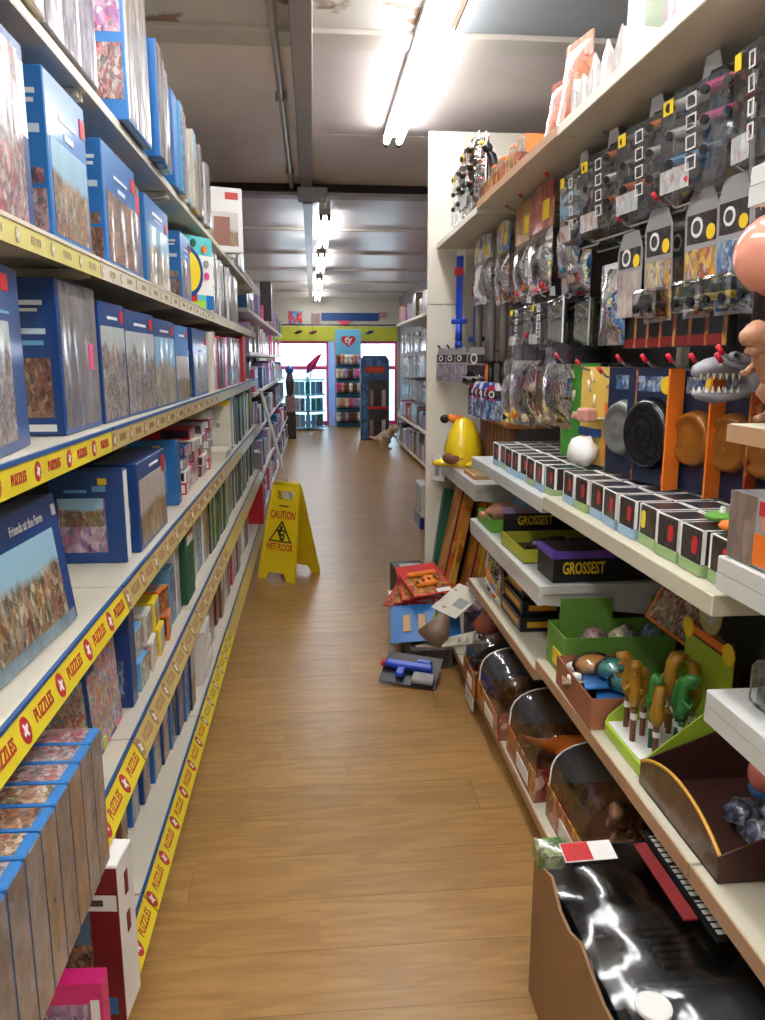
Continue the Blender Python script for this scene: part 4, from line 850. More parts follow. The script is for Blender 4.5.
# skeleton packs
for i, (y, w) in enumerate(((3.02, .24), (2.72, .26))):
    for j in range(2):
        clamshell('clear narrow pack of bony creatures, %s from the panel%s' % (ORD[i], (', second on its peg' if j else '')), .84 + .09 * j, y, 1.69, w, .17, [CRMA, BLACK, TAN, DGREY], A_GREENP if j else A_DARK)
carded('green card with bony print hanging behind the clear narrow packs', .98, 2.56, 1.66, .2, .16, A_DINO, BLACK, bubble=False, header=GREEN, sticker=False)
carded('bright green headed card behind the first clear narrow pack', .97, 3.16, 1.67, .2, .15, A_GREENP, BLACK, bubble=False, header=GREEN, sticker=False)
# animal bags
for j in range(3):
    bag('large clear bag of orange and tan dinosaurs%s' % ('', ', second on its peg', ', third on its peg')[j], .82 + .06 * j, 3.0, 1.51, .38, .31, FILM, [ORANGE, CRMA, PINKA, TAN], hh=.2, seed=20 + j, sticker=False)
    bag('clear bag of cream and brown dinosaurs next to the dig kit%s' % ('', ', second on its peg', ', third on its peg')[j], .82 + .06 * j, 2.56, 1.49, .30, .26, FILM, [CRMA, BRN, TAN, DRED], hh=.2, seed=30 + j, sticker=False)
bag('clear bag of black and white animals beside the orange dinosaurs', .86, 3.34, 1.44, .26, .26, FILM, [WHITE, BLACK, DGREY], hh=.2, seed=40, sticker=False)
# small cards by the panel
for i in range(3):
    carded('small pale card of beads on the panel pegs, %s from the edge' % ORD[i], .73 + .03 * i, 4.36 - .12 * i, 1.5, .09, .17, A_MAUVE, SILVER, sticker=False, bubble=False, rz=.7)
    peg(.71 + .03 * i, 4.36 - .12 * i, 1.5, 'dark wire peg holding the %s small pale card' % ORD[i], black=True)
carded('round dark toy card under the pale bead cards', .84, 3.96, 1.5, .16, .18, A_DARK, GREY, sticker=False, rz=.5)
for i in range(5):
    carded('small red and blue card, %s in the row over the wicker basket' % ORD[i], .84, 3.96 - .1 * i, 1.33, .095, .16, A_BLUEP, RED, sticker=False, bubble=False, header=art('header_redblue', [(200, 40, 50), (40, 80, 180), (230, 230, 236)], 14, soft=.1), rz=.75)
bk = empty('wicker_basket', (1.0, 3.75, .903)); tag(bk, 'long wicker-edged basket of brown bars behind the yellow toy', 'basket')
MB().prism(rrect(.62, .2, .04, 0, 3), .0, .02, 'z', 0, Matrix.Rotation(PI / 2, 4, 'Z')).build('base', BROWN, bk)
b = MB(); pts = rrect(.64, .22, .05, 0, 4); b.tube([(p[1], p[0], .25 + .006 * (i % 2)) for i, p in enumerate(pts)] + [(pts[0][1], pts[0][0], .25)], .014, 6); b.build('rim', mat('wicker', (176, 112, 50), .7, bump=.5, bs=90), bk, smooth=True)
for i in range(8): MB().box(-.105, -.28 + .08 * i, .02, -.07, -.22 + .08 * i, .245, 0, .004).build('bar', BROWN, bk)
# dig kits
def digkit(label, x, y, z, w, h, m, rz=0):
    o = empty('dig_kit'); MB().prism([(-w / 2, -h), (w / 2, -h), (w / 2, 0), (-w / 2, 0)], 0, .003, 'y').build('card', m, o); rr = random.Random(5)
    for i in range(9):
        a = rr.uniform(0, PI); cx, cz = rr.uniform(-.3, .3) * w, -h * rr.uniform(.1, .55); L = .018
        MB().tube([(cx - L * math.cos(a), -.005, cz - L * math.sin(a)), (cx + L * math.cos(a), -.005, cz + L * math.sin(a))], [.005, .004], 6).build('bone', CRMA, o, smooth=True)
    tag(o, label, 'toy pack'); hang(o, x, y, z, rz); return o
GCARD = mat('dig_green', (70, 140, 50), .5)
o = digkit('tall green card with pale bones at the edge of the dig kits', .86, 2.44, 1.44, .14, .30, GCARD, .6)
o = digkit('yellow dig kit card with bones, toy hammer and white rock', .85, 2.22, 1.43, .26, .29, mat('dig_yellow', (222, 186, 90), .5), .15)
MB().box(-.045, -.06, -.16, .015, -.02, -.12, 0, .006).tube([(-.1, -.04, -.15), (-.03, -.04, -.14)], .008, 8).build('toy_hammer', mat('pink_wood', (196, 140, 124), .5), o)
MB().ell((-.02, -.045, -.25), (.06, .04, .045), 12, 8, jit=.35, seed=4).build('white_rock', WHITE, o, smooth=True)
MB().box(-.1, -.02, -.205, .02, -.01, -.18).build('blue_label', DBLUE, o)
MB().tube([(.06, -.02, -.1), (.07, -.02, -.27)], .007, 8).build('brush', ORANGE, o)
# shield packs
def shield(label, y, x, disc, edge, w=.2, h=.29, rz=.25):
    o = empty('shield_pack'); MB().box(-w / 2, 0, -h, w / 2, .004, 0).build('card', mat('shield_card', (26, 38, 66), .4), o)
    MB().box(w / 2, -.04, -h, w / 2 + .006, .004, .0).build('orange_edge', edge, o)
    k_ = w / .2; MB().lathe([(.0, .03), (.03 * k_, .034), (.06 * k_, .02), (.068 * k_, .03), (.082 * k_, .022), (.092 * k_, 0)], 24).build('shield', disc, o, (0, -.001, -h * .56), (PI / 2, 0, 0), True)
    MB().box(-w * .3, -.002, -h * .2, w * .35, .001, -.02).build('header_print', A_BLUEP, o); MB().lathe([(.022, 0), (.022, .002)], 12).build('sticker', YEL, o, (w * .26, -.002, -h * .14), (PI / 2, 0, 0))
    MB().box(w * .25, -.002, -h * .97, w * .4, .001, -h * .9).build('red_mark', RED, o)
    tag(o, label, 'toy pack', 'shield packs'); hang(o, x, y, 1.43, rz)
GRND = mat('grey_shield', (118, 120, 116), .35, .3); OND = mat('amber_shield', (150, 92, 30), .3, .2)
shield('dark card with a pewter round shield beside the yellow dig kit', 2.04, .85, GRND, A_FIRE, .17)
shield('dark card with a glossy black round shield and orange edge', 1.88, .85, mat('gloss_black', (20, 20, 24), .15), ORANGE, .2)
shield('dark card with an amber round shield, nearest the black shield', 1.74, .9, OND, ORANGE, .15)
shield('dark card with an amber round shield, second from the black shield', 1.63, .93, OND, A_FIRE, .15)
shield('dark card with an amber round shield, third from the black shield', 1.52, .95, OND, ORANGE, .15)
for i, y in enumerate((2.04, 1.88, 1.74, 1.63, 1.52)): peg(.82, y, 1.432, 'wire peg holding the %s round shield card from the dig kit' % ORD[i])
# puppet heads and dinosaurs ------------------------------------------
TOOTH = mat('tooth_white', (226, 220, 206), .4)
def jaw_head(name, label, loc, rz, s, m, lower=True):
    """rubber dinosaur head puppet, snout along local -Y... mouth open"""
    o = empty(name, loc, (0, 0, rz))
    b = MB().tube([(0, .1, .03), (0, .04, .035), (0, -.02, .035), (0, -.07, .03), (0, -.105, .018), (0, -.118, .008)], [.05, .058, .05, .04, .03, .012], 12, sq=(.7, .85))
    for sx in (-1, 1): b.ell((sx * .034, .0, .066), (.016, .022, .014), 8, 6)
    b.build('upper_jaw', m, o, smooth=True)
    MB().tube([(0, .1, -.03), (0, .03, -.055), (0, -.04, -.065), (0, -.09, -.055), (0, -.11, -.05)], [.045, .042, .036, .03, .014], 12, sq=(.5, .9)).build('lower_jaw', m, o, smooth=True)
    MB().tube([(0, .06, -.01), (0, .15, 0)], [.055, .05], 12).build('neck', m, o, smooth=True)
    for sx in (-1, 1):
        for i in range(7):
            yy_ = -.1 + .02 * i; xx = sx * (.018 + .0035 * i)
            MB().lathe([(.006, 0), (.001, -.02)], 6).build('tooth', TOOTH, o, (xx, yy_, .012))
            MB().lathe([(.0055, 0), (.001, .018)], 6).build('tooth', TOOTH, o, (xx * .95, yy_, -.047))
    for sx in (-1, 1): MB().ell((sx * .046, -.004, .068), (.006, .009, .008), 8, 6).build('eye', BLACK, o, smooth=True)
    o.scale = (s, s, s); return tag(o, label, 'toy dinosaur')
jaw_head('dinosaur_puppet', 'grey rubber dinosaur head puppet with open toothed jaws, hanging by a red peg', (.86, 1.56, 1.415), -1.05 - .4, .66, mat('puppet_grey', (150, 150, 158), .45, bump=.3, bs=40))
def dino(name, label, loc, rz, s, m, cat='toy dinosaur', belly=None, neck=1.0, group=None, lean=0):
    """standing two-legged dinosaur, nose along local -Y"""
    o = empty(name, loc, (lean, 0, rz))
    b = MB().tube([(0, .3, .12), (.02, .22, .1), (0, .13, .115), (0, .05, .14), (0, -.02, .16), (0, -.07, .195), (0, -.1, .235 * neck), (0, -.14, .25 * neck), (0, -.185, .238 * neck), (0, -.2, .232 * neck)], [.006, .02, .038, .056, .06, .046, .036, .038, .024, .01], 12)
    b.tube([(0, -.1, .215 * neck), (0, -.14, .212 * neck), (0, -.178, .2 * neck)], [.024, .02, .009], 8)
    b.build('body', m, o, smooth=True)
    for sx in (-1, 1):
        MB().tube([(sx * .035, .05, .13), (sx * .05, .02, .08), (sx * .048, .06, .045), (sx * .048, .03, .012), (sx * .048, -.02, .008)], [.036, .03, .017, .016, .012], 8).build('leg', m, o, smooth=True)
        MB().tube([(sx * .04, -.06, .165), (sx * .052, -.09, .14), (sx * .045, -.12, .145)], [.015, .011, .006], 8).build('arm', m, o, smooth=True)
        MB().ell((sx * .03, -.135, .27 * neck), (.006, .009, .008), 8, 6).build('eye', BLACK, o, smooth=True)
    for i in range(5): MB().lathe([(.004, 0), (.0008, -.014)], 5).build('tooth', TOOTH, o, (.012 * (1 if i % 2 else -1), -.135 - .012 * i, .232 * neck))
    o.scale = (s, s, s); return tag(o, label, cat, group)
SKB = mat('brown_skin_rubber', (168, 120, 92), .5, var=.25, bump=.4, bs=30, vs=18)
dino('toy_dinosaur', 'large brown rubber dinosaur standing on the timber shelf end', (.775, 1.235, 1.346), .5 - PI / 2, .58, SKB)
o = MB().ell((0, 0, 0), (.085, .085, .075), 20, 14).build('pink_ball', mat('pink_shiny_plastic', (236, 160, 136), .18, coat=.6), smooth=True)
b = empty('toy_egg', (.80, 1.29, 1.625)); o.parent = b; o.name = 'egg_shell'
MB().box(-.05, -.0, -.11, .05, .004, .14).build('backing_card', A_DARK, b)
tag(b, 'big shiny pink toy egg in a clear cover hanging by the dark car card', 'toy egg')
peg(.78, 1.29, 1.755, 'wire peg holding the big pink egg')
# ---- cube packs on the middle shelf ----------------------------------
CUBEB = mat('cube_black', (46, 46, 52), .35, coat=.4); GBASE = mat('cube_green_base', (150, 176, 120), .45); BBASE = mat('cube_blue_base', (150, 180, 206), .45)
def cube_proto(base, art_, badge):
    w, d, h = .088, .088, .092
    o = MB().box(-w / 2, -d / 2, .022, w / 2, d / 2, h - .001, 0, .002).build('cube_pack', CUBEB)
    MB().box(-w / 2 - .0012, -d / 2 - .0012, 0, w / 2 + .0012, d / 2 + .0012, .024, 0, .002).build('base_tray', base, o)
    thinbox(o, 'front_print', art_, 'front', .1, .28, .95, .93, w, d, h); thinbox(o, 'side_print', A_DARK, 'right', .12, .28, .94, .93, w, d, h)
    thinbox(o, 'white_edge', WHITE, 'front', .0, .27, .09, .98, w, d, h, .0008); thinbox(o, 'white_edge', WHITE, 'right', .0, .27, .09, .98, w, d, h, .0008)
    for (a, b_, c, d_) in ((0, 0, 1, .05), (0, .95, 1, 1), (0, .05, .05, .95), (.95, .05, 1, .95)): thinbox(o, 'top_border', WHITE, 'top', a, b_, c, d_, w, d, h - .0015, .001)
    MB().prism(rrect(.02, .036, .0098, .058, 3, .018) if badge == RED else rrect(.022, .04, .009, .058, 3, -.02), -d / 2 - .0022, -d / 2 - .0008, 'y').build('badge', badge, o)
    return o
protos = [(cube_proto(GBASE, A_DARK, RED), 'green-based cube pack with a red badge'), (cube_proto(BBASE, A_PURP if False else A_DARK, RED), 'blue-based cube pack with a red badge'), (cube_proto(GBASE, A_DARK, YEL), 'green-based cube pack with a yellow badge')]
used = [False] * 3
cn = 0
for ri in range(4):
    ys = [1.30 + .105 * k for k in range(9)] + [2.335 + .1 * k for k in range(8)]
    for k, y in enumerate(ys):
        if k == 0 and ri > 1: continue
        t = 0 if k in (0, 1, 2) else (2 if k == 3 else (1 if k in (4, 5, 6, 12, 13) else (0 if k % 2 else 1)))
        pr = protos[t]
        o = pr[0] if not used[t] else copy_tree(pr[0]); used[t] = True
        z = 1.041 if k < 9 else 1.031
        o.location = (.775 + .093 * ri + (.0 if k % 3 else .006), y + .004 * ri, z); o.rotation_euler = (0, 0, RR + .02 * ((k * 7 + ri) % 5 - 2))
        dep = ('front line', 'second line', 'third line', 'back line')[ri]
        tag(o, '%s, %s in its %s on the %s shelf' % (pr[1], ORD[k if k < 9 else k - 9], dep, 'timber' if k < 9 else 'white'), 'toy pack', 'cube packs on the middle shelf')
# little spinning toys and blue tube lying on the cube packs
for i, (x, y, c) in enumerate(((.80, 1.42, GREEN), (.83, 1.36, LIME), (.78, 1.33, ORANGE), (.86, 1.44, GREEN))):
    b = empty('spinner_toy', (x, y, 1.136 + .0)); MB().lathe([(.004, 0), (.03, .006), (.034, .012), (.03, .018), (.008, .02)], 14).build('disc', c, b, smooth=True); MB().lathe([(.007, .02), (.005, .032)], 8).build('knob', WHITE, b)
    tag(b, '%s disc spinner lying on the cube packs, %s from the blue tube' % ({GREEN: 'green', LIME: 'lime', ORANGE: 'orange'}[c], ORD[i]), 'toy')
b = empty('water_blaster', (.87, 1.36, 1.163), (0, 0, -.25)); MB().tube([(-.02, .0, 0), (.13, 0, 0)], [.022, .026], 12).build('tube', SWB, b, smooth=True); MB().tube([(.13, 0, 0), (.17, 0, 0)], [.028, .028], 12).build('orange_cap', mat('coral_plastic', (226, 96, 60), .4), b, smooth=True); MB().tube([(-.06, 0, -.005), (-.02, 0, 0)], [.008, .018], 8).build('nozzle', SWB, b, smooth=True)
tag(b, 'blue plastic tube toy with a coral cap lying on the cube packs', 'toy')
# yellow toy on the low white shelf beside the panel
YT = mat('yellow_vinyl', (236, 200, 30), .25, coat=.4)
b = empty('yellow_toy', (.785, 3.98, .902), (0, 0, -.5)); MB().tube([(0, 0, .0), (0, 0, .03), (0, 0, .1), (.0, 0, .17), (0, .01, .235), (0, .015, .25)], [.09, .12, .125, .1, .06, .02], 14, sq=(.8, 1)).build('body', YT, b, smooth=True)
MB().tube([(-.02, .0, .235), (-.06, -.02, .25), (-.08, -.02, .262)], [.03, .02, .012], 8).build('orange_beak', ORANGE, b, smooth=True); MB().ell((-.1, -.02, .245), (.026, .022, .024), 10, 8).build('black_knob', BLACK, b, smooth=True)
for sx in (-1, 1): MB().ell((sx * .09, -.07, .02), (.06, .05, .02), 10, 6).build('foot', YT, b, smooth=True)
MB().ell((-.02, -.1, .05), (.07, .03, .03), 10, 6, jit=.3).build('brown_strap', BROWN, b, smooth=True)
tag(b, 'bulging yellow vinyl toy with orange beak and black knob beside the cream panel', 'toy')
o = rcarton('game_box', 'small flat tan card pack lying under the yellow toy', 3.5, 3.74, .74, .90, .02, .14, CARD, [('top_print', A_DINO, 'top', .05, .1, .95, .9)])
# orange boxes leaning below it
FLAME = art('flame_box', [(250, 176, 70), (244, 140, 50), (250, 200, 90), (226, 96, 50)], 6, soft=.5, gloss=.3, wrap=0)
for i, (y, x) in enumerate(((4.12, .685), (3.98, .80))):
    rcarton('game_box', '%s tall orange flame-printed box leaning under the yellow toy shelf' % ('first', 'second')[i], y, y + .22, x, .102, .66, .075, DRED, [('picture', FLAME, 'front', .03, .02, .97, .98), ('spine_picture', FLAME, 'right', .12, .01, .99, .99), ('spine_lettering', YEL, 'right', .5, .3, .62, .62)], lean=-.2)
rcarton('game_box', 'dark green dinosaur box leaning between the cream panel and the orange boxes', 4.36, 4.42, .67, .102, .6, .2, DGREEN, [('picture', A_GREENP, 'front', .05, .05, .95, .5), ('side_picture', DGREEN, 'right', .05, .3, .95, .95), ('orange_foot', ORANGE, 'right', .05, 0, .95, .12)], lean=-.14)
carton('price_card', 'white price card clipped below the yellow toy shelf', .1, .004, .13, WHITE, [('grey_print', GREY, 'front', .2, .2, .6, .85)], (.712, 4.33, .77), RR + .6, cat='card')
o = MB().ell((0, 0, 0), (.14, .1, .1), 14, 10, jit=.3, seed=3).build('plush_bundle', mat('pink_plush', (214, 120, 160), .8), loc=(.95, 3.72, .21), smooth=True)
tag(o, 'soft pink plush bundle behind the clear tub on the base shelf', 'plush')
# ---- white shelf trays (spooky insects) -------------------------------
def tray(name, label, w, d, h, body, side, loc, rz, text=None, tmat=None, back=0, fill=()):
    o = empty(name, loc, (0, 0, rz)); t = .004
    MB().box(-w / 2, -d / 2, 0, w / 2, d / 2, t).build('base', body, o)
    f = MB().box(-w / 2, -d / 2, t, w / 2, -d / 2 + t, h).build('front_wall', side, o)
    MB().box(-w / 2, d / 2 - t, t, w / 2, d / 2, max(h, back)).build('back_wall', side, o)
    MB().box(-w / 2, -d / 2 + t, t, -w / 2 + t, d / 2 - t, h).build('side_wall', side, o); r = MB().box(w / 2 - t, -d / 2 + t, t, w / 2, d / 2 - t, h).build('side_wall', side, o)
    if text: letters(text, tmat, r, (w / 2 + .001, -d * .22, h * .45), (PI / 2, 0, PI / 2), h * .55, .55)
    tag(o, label, 'display tray'); return o
BLKT = mat('tray_black', (30, 28, 34), .45); GLIME = mat('tray_yellowgreen', (176, 176, 50), .5)
o = tray('display_tray', 'black and purple display tray lettered in yellow on the white shelf corner', .16, .36, .1, BLKT, BLKT, (.93, 2.39, .752), RR + .02, 'GROSSEST', YEL)
MB().box(-.08, -.185, .078, .084, .18, .102, 0, .002).build('purple_rim', PURPLE, o)
MB().box(-.07, -.17, .1025, .072, .165, .104).build('dark_well', A_DARK, o)
o = tray('display_tray', 'lime edged display tray lettered in yellow holding dark rubber creatures', .3, .36, .05, BLKT, GLIME, (.90, 2.70, .752), RR + .02)
MB().box(-.15, -.175, .05, -.145, .18, .13).build('lettered_back', BLKT, o); MB().box(-.152, -.18, .12, -.143, .18, .145).build('lime_rim', mat('lime_purple', (150, 130, 170), .5), o)
letters('GROSSEST', YEL, o, (-.1435, -.05, .09), (PI / 2, 0, PI / 2), .05, .6)
CRE = mat('dark_rubber', (44, 44, 36), .35, var=.2)
for i in range(4):
    c = empty('rubber_creature', (.82 + .07 * i, 2.68 + .03 * (i % 2), .758)); MB().tube([(-.05, 0, .012), (-.02, .01, .028), (.02, 0, .03), (.05, -.01, .016)], [.008, .022, .024, .01], 10).build('body', CRE, c, smooth=True)
    for k in range(6): MB().tube([(-.03 + .012 * k, 0, .02), (-.03 + .014 * k, (.04 if k % 2 else -.04), .034), (-.03 + .014 * k, (.055 if k % 2 else -.055), .003)], .0035, 5).build('leg', CRE, c, smooth=True)
    tag(c, 'dark rubber creature in the lime edged tray, %s from the shelf edge' % ORD[i], 'toy')
o = tray('display_tray', 'green display tray with a blue card back holding a pale stretchy toy', .26, .16, .055, GREEN, GREEN, (.80, 3.17, .752), RR, back=.05)
MB().prism([(-.13, .05), (.13, .05), (.11, .15), (-.09, .19)], .072, .076, 'y').build('blue_back_card', LBLUE, o)
c = empty('stretchy_toy', (.79, 3.19, .758)); MB().tube([(-.05, .0, .03), (0, .02, .05), (.05, 0, .06), (.08, -.03, .05)], [.03, .04, .035, .02], 10).build('body', PINKA, c, smooth=True); MB().tube([(-.05, -.02, .03), (-.09, -.05, .055)], [.02, .012], 8).build('arm', PINKA, c, smooth=True)
tag(c, 'pale pink stretchy toy sprawled in the green tray', 'toy')
# ---- timber shelf: green trays, eggs, pen display ------------------------
GRT = mat('leaf_green_card', (104, 150, 62), .5)
o = tray('display_tray', 'tall sided leaf green display tray with small soft toys', .17, .34, .13, GRT, GRT, (.90, 2.185, .512), RR, back=.2)
MB().box(-.02, -.172, .02, .06, -.1701, .07).build('yellow_patch', YEL, o)
o2 = carton('card_back', None, .17, .006, .19, GRT); o2.parent = o; o2.matrix_local = Matrix.Translation((-.075, -.05, .012)) @ Matrix.Rotation(PI / 2, 4, 'Z')
for i in range(3):
    c = MB().ell((0, 0, 0), (.045, .04, .045), 12, 8, jit=.35, seed=i).build('soft_toy', (A_RED, A_KID2, A_BLUEP)[i], loc=(.85 + .09 * i, 2.185, .6), smooth=True); tag(c, '%s lumpy soft toy in the tall leaf green tray' % ('red spotted', 'many-coloured', 'blue')[i], 'toy')
carton('toy_pack', 'orange dinosaur card tipped up behind the leaf green tray', .16, .02, .18, ORANGE, [('print', A_DINO, 'front', .05, .05, .95, .95)], (.98, 1.98, .70), RR + .5, -.3, .3, 'toy pack')
carton('toy_pack', 'dark red small carton behind the egg tray', .12, .14, .15, DRED, [('print', DRED, 'front', .1, .1, .9, .9)], (1.03, 1.86, .512), RR, cat='toy pack')
BRT = mat('tray_rust', (150, 92, 66), .5)
o = tray('display_tray', 'rust brown cardboard tray full of carded toy eggs on the timber shelf', .3, .2, .085, BRT, BRT, (.80, 1.935, .512), RR - .02, back=.085)
TEALE = mat('egg_teal', (60, 160, 150), .3, coat=.5); OE = mat('egg_orange', (226, 160, 80), .3, coat=.5)
for i, (x, y, c, nm, z) in enumerate(((.785, 2.0, OE, 'orange', .57), (.82, 1.92, TEALE, 'teal', .59), (.83, 1.85, TEALE, 'second teal', .58))):
    e_ = empty('carded_egg', (x, y, z), (.15, -.1, RR - .3)); MB().box(-.075, -.09, 0, .075, .09, .004).build('card', BLUE if i else A_DINO, e_)
    MB().ell((0, 0, .03), (.038, .05, .03), 14, 8).build('egg', c, e_, smooth=True)
    if i == 0:
        for q in (-1, 1):
            for r_ in (-1, 1): MB().lathe([(.02, .004), (.02, .02), (.012, .024)], 12).build('wheel', WHITE, e_, (q * .055, r_ * .055, 0), None, True)
    MB().ell((0, 0, .03), (.045, .06, .036), 12, 8).build('bubble', SHELL, e_, smooth=True)
    tag(e_, '%s toy egg on a blue card in the rust tray' % nm if i else 'orange toy egg with white wheels in the rust tray', 'toy egg')
pd = empty('pen_display', (.83, 1.66, .512), (0, 0, RR)); tag(pd, 'bright lime green display stand of dinosaur pens on the timber shelf', 'display stand')
LG = mat('lime_card', (166, 196, 56), .5); W_, D_ = .22, .2
MB().box(-W_ / 2, -D_ / 2, 0, W_ / 2, D_ / 2, .03, 0, .002).build('base_box', LG, pd); MB().box(-W_ / 2 + .006, -D_ / 2 + .006, .0302, W_ / 2 - .006, D_ / 2 - .006, .034).build('white_insert', WHITE, pd)
for sx in (-1, 1): MB().prism([(-D_ / 2, .03), (D_ / 2, .03), (D_ / 2, .2), (-D_ / 2 + .01, .05)], sx * W_ / 2 - .002, sx * W_ / 2 + .002, 'x').build('side_wing', LG, pd)
MB().box(-W_ / 2, D_ / 2 - .003, .03, W_ / 2, D_ / 2 + .001, .27).build('back_board', LG, pd)
hd = MB().prism([(-W_ / 2, .27), (W_ / 2, .27), (W_ / 2, .29), (.02, .32), (-W_ / 2, .3)], D_ / 2 - .004, D_ / 2, 'y').build('header_banner', mat('banner_brown', (92, 44, 24), .5), pd)
MB().prism(rrect(.1, .12, .0499, .36, 6, .0), D_ / 2 - .006, D_ / 2 - .002, 'y').build('header_oval', mat('oval_olive', (170, 160, 110), .5), pd)
MB().prism(rrect(.07, .085, .034, .365, 5, .0), D_ / 2 - .008, D_ / 2 - .006, 'y').build('dinosaur_print', A_WHITEP, pd)
for sx in (-1, 1): MB().lathe([(.026, 0), (.026, .003)], 10).build('yellow_star', YEL, pd, (sx * .095, D_ / 2 - .004, .285), (PI / 2, 0, 0))
MB().box(-.08, D_ / 2 - .0055, .278, .08, D_ / 2 - .004, .298).build('orange_lettering_band', ORANGE, pd)
GLD = mat('gold_rubber', (164, 120, 34), .35, var=.15); GRN = mat('green_rubber', (58, 130, 60), .35, var=.15)
for i, (px_, py_, m, h) in enumerate(((-.075, -.06, GLD, .19), (-.025, -.04, GLD, .17), (.0, -.075, GLD, .2), (.035, -.045, GRN, .18), (.03, .02, GRN, .17), (.07, .01, GRN, .19), (-.03, .03, GLD, .2), (-.06, .04, GLD, .19), (.07, -.05, GLD, .16), (.02, .06, GLD, .19))):
    p = Matrix.Rotation(RR, 4, 'Z') @ Vector((px_, py_, 0)); c = empty('dinosaur_pen', (pd.location.x + p.x, pd.location.y + p.y, .547), (0, 0, .5 * i))
    MB().tube([(0, 0, 0), (0, 0, h * .5)], .007, 8).build('barrel', BROWN if m is GLD else DGREEN, c, smooth=True); MB().lathe([(.0085, h * .28), (.0085, h * .36)], 8).build('white_collar', WHITE, c)
    b = MB().tube([(0, 0, h * .45), (0, 0, h * .6), (.002, 0, h * .78), (0, 0, h * .9), (-.012, 0, h * .98), (-.034, 0, h)], [.01, .019, .014, .013, .015, .007], 10)
    b.tube([(0, 0, h * .9), (-.014, 0, h * .9), (-.03, 0, h * .89)], [.01, .009, .004], 8)
    for sx in (-1, 1): b.tube([(0, sx * .012, h * .7), (-.018, sx * .02, h * .66), (-.022, sx * .014, h * .72)], [.007, .005, .003], 6)
    b.build('dinosaur_topper', m, c, smooth=True)
    tag(c, '%s dinosaur topped pen in the lime stand, %s' % ('gold' if m is GLD else 'green', ('front row end', 'beside the end pen', 'front row middle', 'centre front', 'centre', 'by the side wing', 'rear centre', 'rear end', 'front corner', 'rear row')[i]), 'pen')
CVT = mat('tray_dark_brown', (70, 40, 34), .5); GOLDE = mat('tray_gold_edge', (206, 150, 40), .4)
ct = empty('display_tray', (.86, 1.36, .512), (0, 0, RR)); tag(ct, 'dark brown display tray with a curved gold edged front holding a pink egg', 'display tray')
MB().box(-.17, -.14, 0, .17, .14, .004).build('base', CVT, ct); 
cv = [(-.17, .0)] + [(-.17 + .34 * i / 12, .055 + .05 * math.sin(PI * (i / 12)) ** .8) for i in range(13)] + [(.17, .0)]
MB().prism(cv[::-1], -.14, -.136, 'y').build('curved_front', art('tray_front', [(96, 74, 40), (140, 120, 70), (70, 50, 36), (110, 60, 40)], 10, soft=.8), ct)
MB().tube([(p[0], -.139, p[1]) for p in cv[1:-1]], .004, 6).build('gold_edge', GOLDE, ct)
for sx in (-1, 1): MB().prism([(-.14, 0), (.14, 0), (.14, .16), (-.14, .055)], sx * .17 - .002, sx * .17 + .002, 'x').build('side_wall', CVT, ct)
MB().box(-.17, .136, 0, .17, .14, .2).build('back_wall', CVT, ct)
c = empty('toy_egg', (.93, 1.40, .6)); MB().ell((0, 0, 0), (.034, .034, .045), 14, 10).build('shell', mat('egg_pink', (226, 130, 112), .25, coat=.5), c, smooth=True); MB().lathe([(.025, -.048), (.03, -.035)], 12).build('blue_cup', BLUE, c); tag(c, 'pink toy egg in a blue cup inside the dark brown tray', 'toy egg')
for i in range(6):
    c = MB().ell((0, 0, 0), (.035, .035, .03), 10, 7, jit=.4, seed=i).build('foil_wrapped_toy', art('foil_print', [(206, 210, 220), (40, 44, 60), (120, 130, 160), (30, 30, 40)], 40, gloss=1), loc=(.85 + .07 * (i % 3), 1.27 + .07 * (i // 3) , .55), smooth=True)
    tag(c, 'small silver and black foil wrapped toy in the dark brown tray, %s of six' % ORD[i], 'toy', 'foil wrapped toys')
c = empty('clear_tub', (.86, 1.07, .512)); MB().lathe([(.09, 0), (.1, .09), (.112, .092)], 20).build('tub', SHELL, c, smooth=True)
for i in range(5): MB().ell((.04 * math.cos(i * 1.3), .04 * math.sin(i * 1.3), .03 + .012 * i), (.035, .03, .025), 8, 6, jit=.3, seed=i).build('filling', (TEAL, PINK, ORANGE, BLUE, A_KID)[i], c, smooth=True)
tag(c, 'clear plastic tub of coloured putty on the timber shelf end', 'tub')
# near white shelves
rcarton('figure_box', 'boxed figure with an orange shirt and red cap on the white shelf', 1.06, 1.24, .71, 1.117, .115, .1, GREY, [('grey_panel', A_GREYW, 'front', .0, .0, .45, 1), ('orange_shirt', ORANGE, 'front', .45, .05, .95, .5), ('face', PINKA, 'front', .55, .55, .85, .78), ('red_cap', RED, 'front', .5, .76, .9, .96)])
rcarton('figure_box', 'pale box with blue patch on the upper timber end shelf', 1.0, 1.1, .74, 1.346, .15, .1, WHITE, [('green_band', GREEN, 'front', .0, .0, 1, .3)])
c = empty('clear_tub', (.82, 1.10, .867)); MB().box(-.08, -.09, 0, .08, .09, .08, 0, .01).build('tub', SHELL, c); MB().box(-.07, -.08, .003, .07, .08, .035, 0, .006).build('filling', mat('putty_grey', (150, 170, 160), .4), c); tag(c, 'clear square tub of grey putty on the lower white shelf', 'tub')
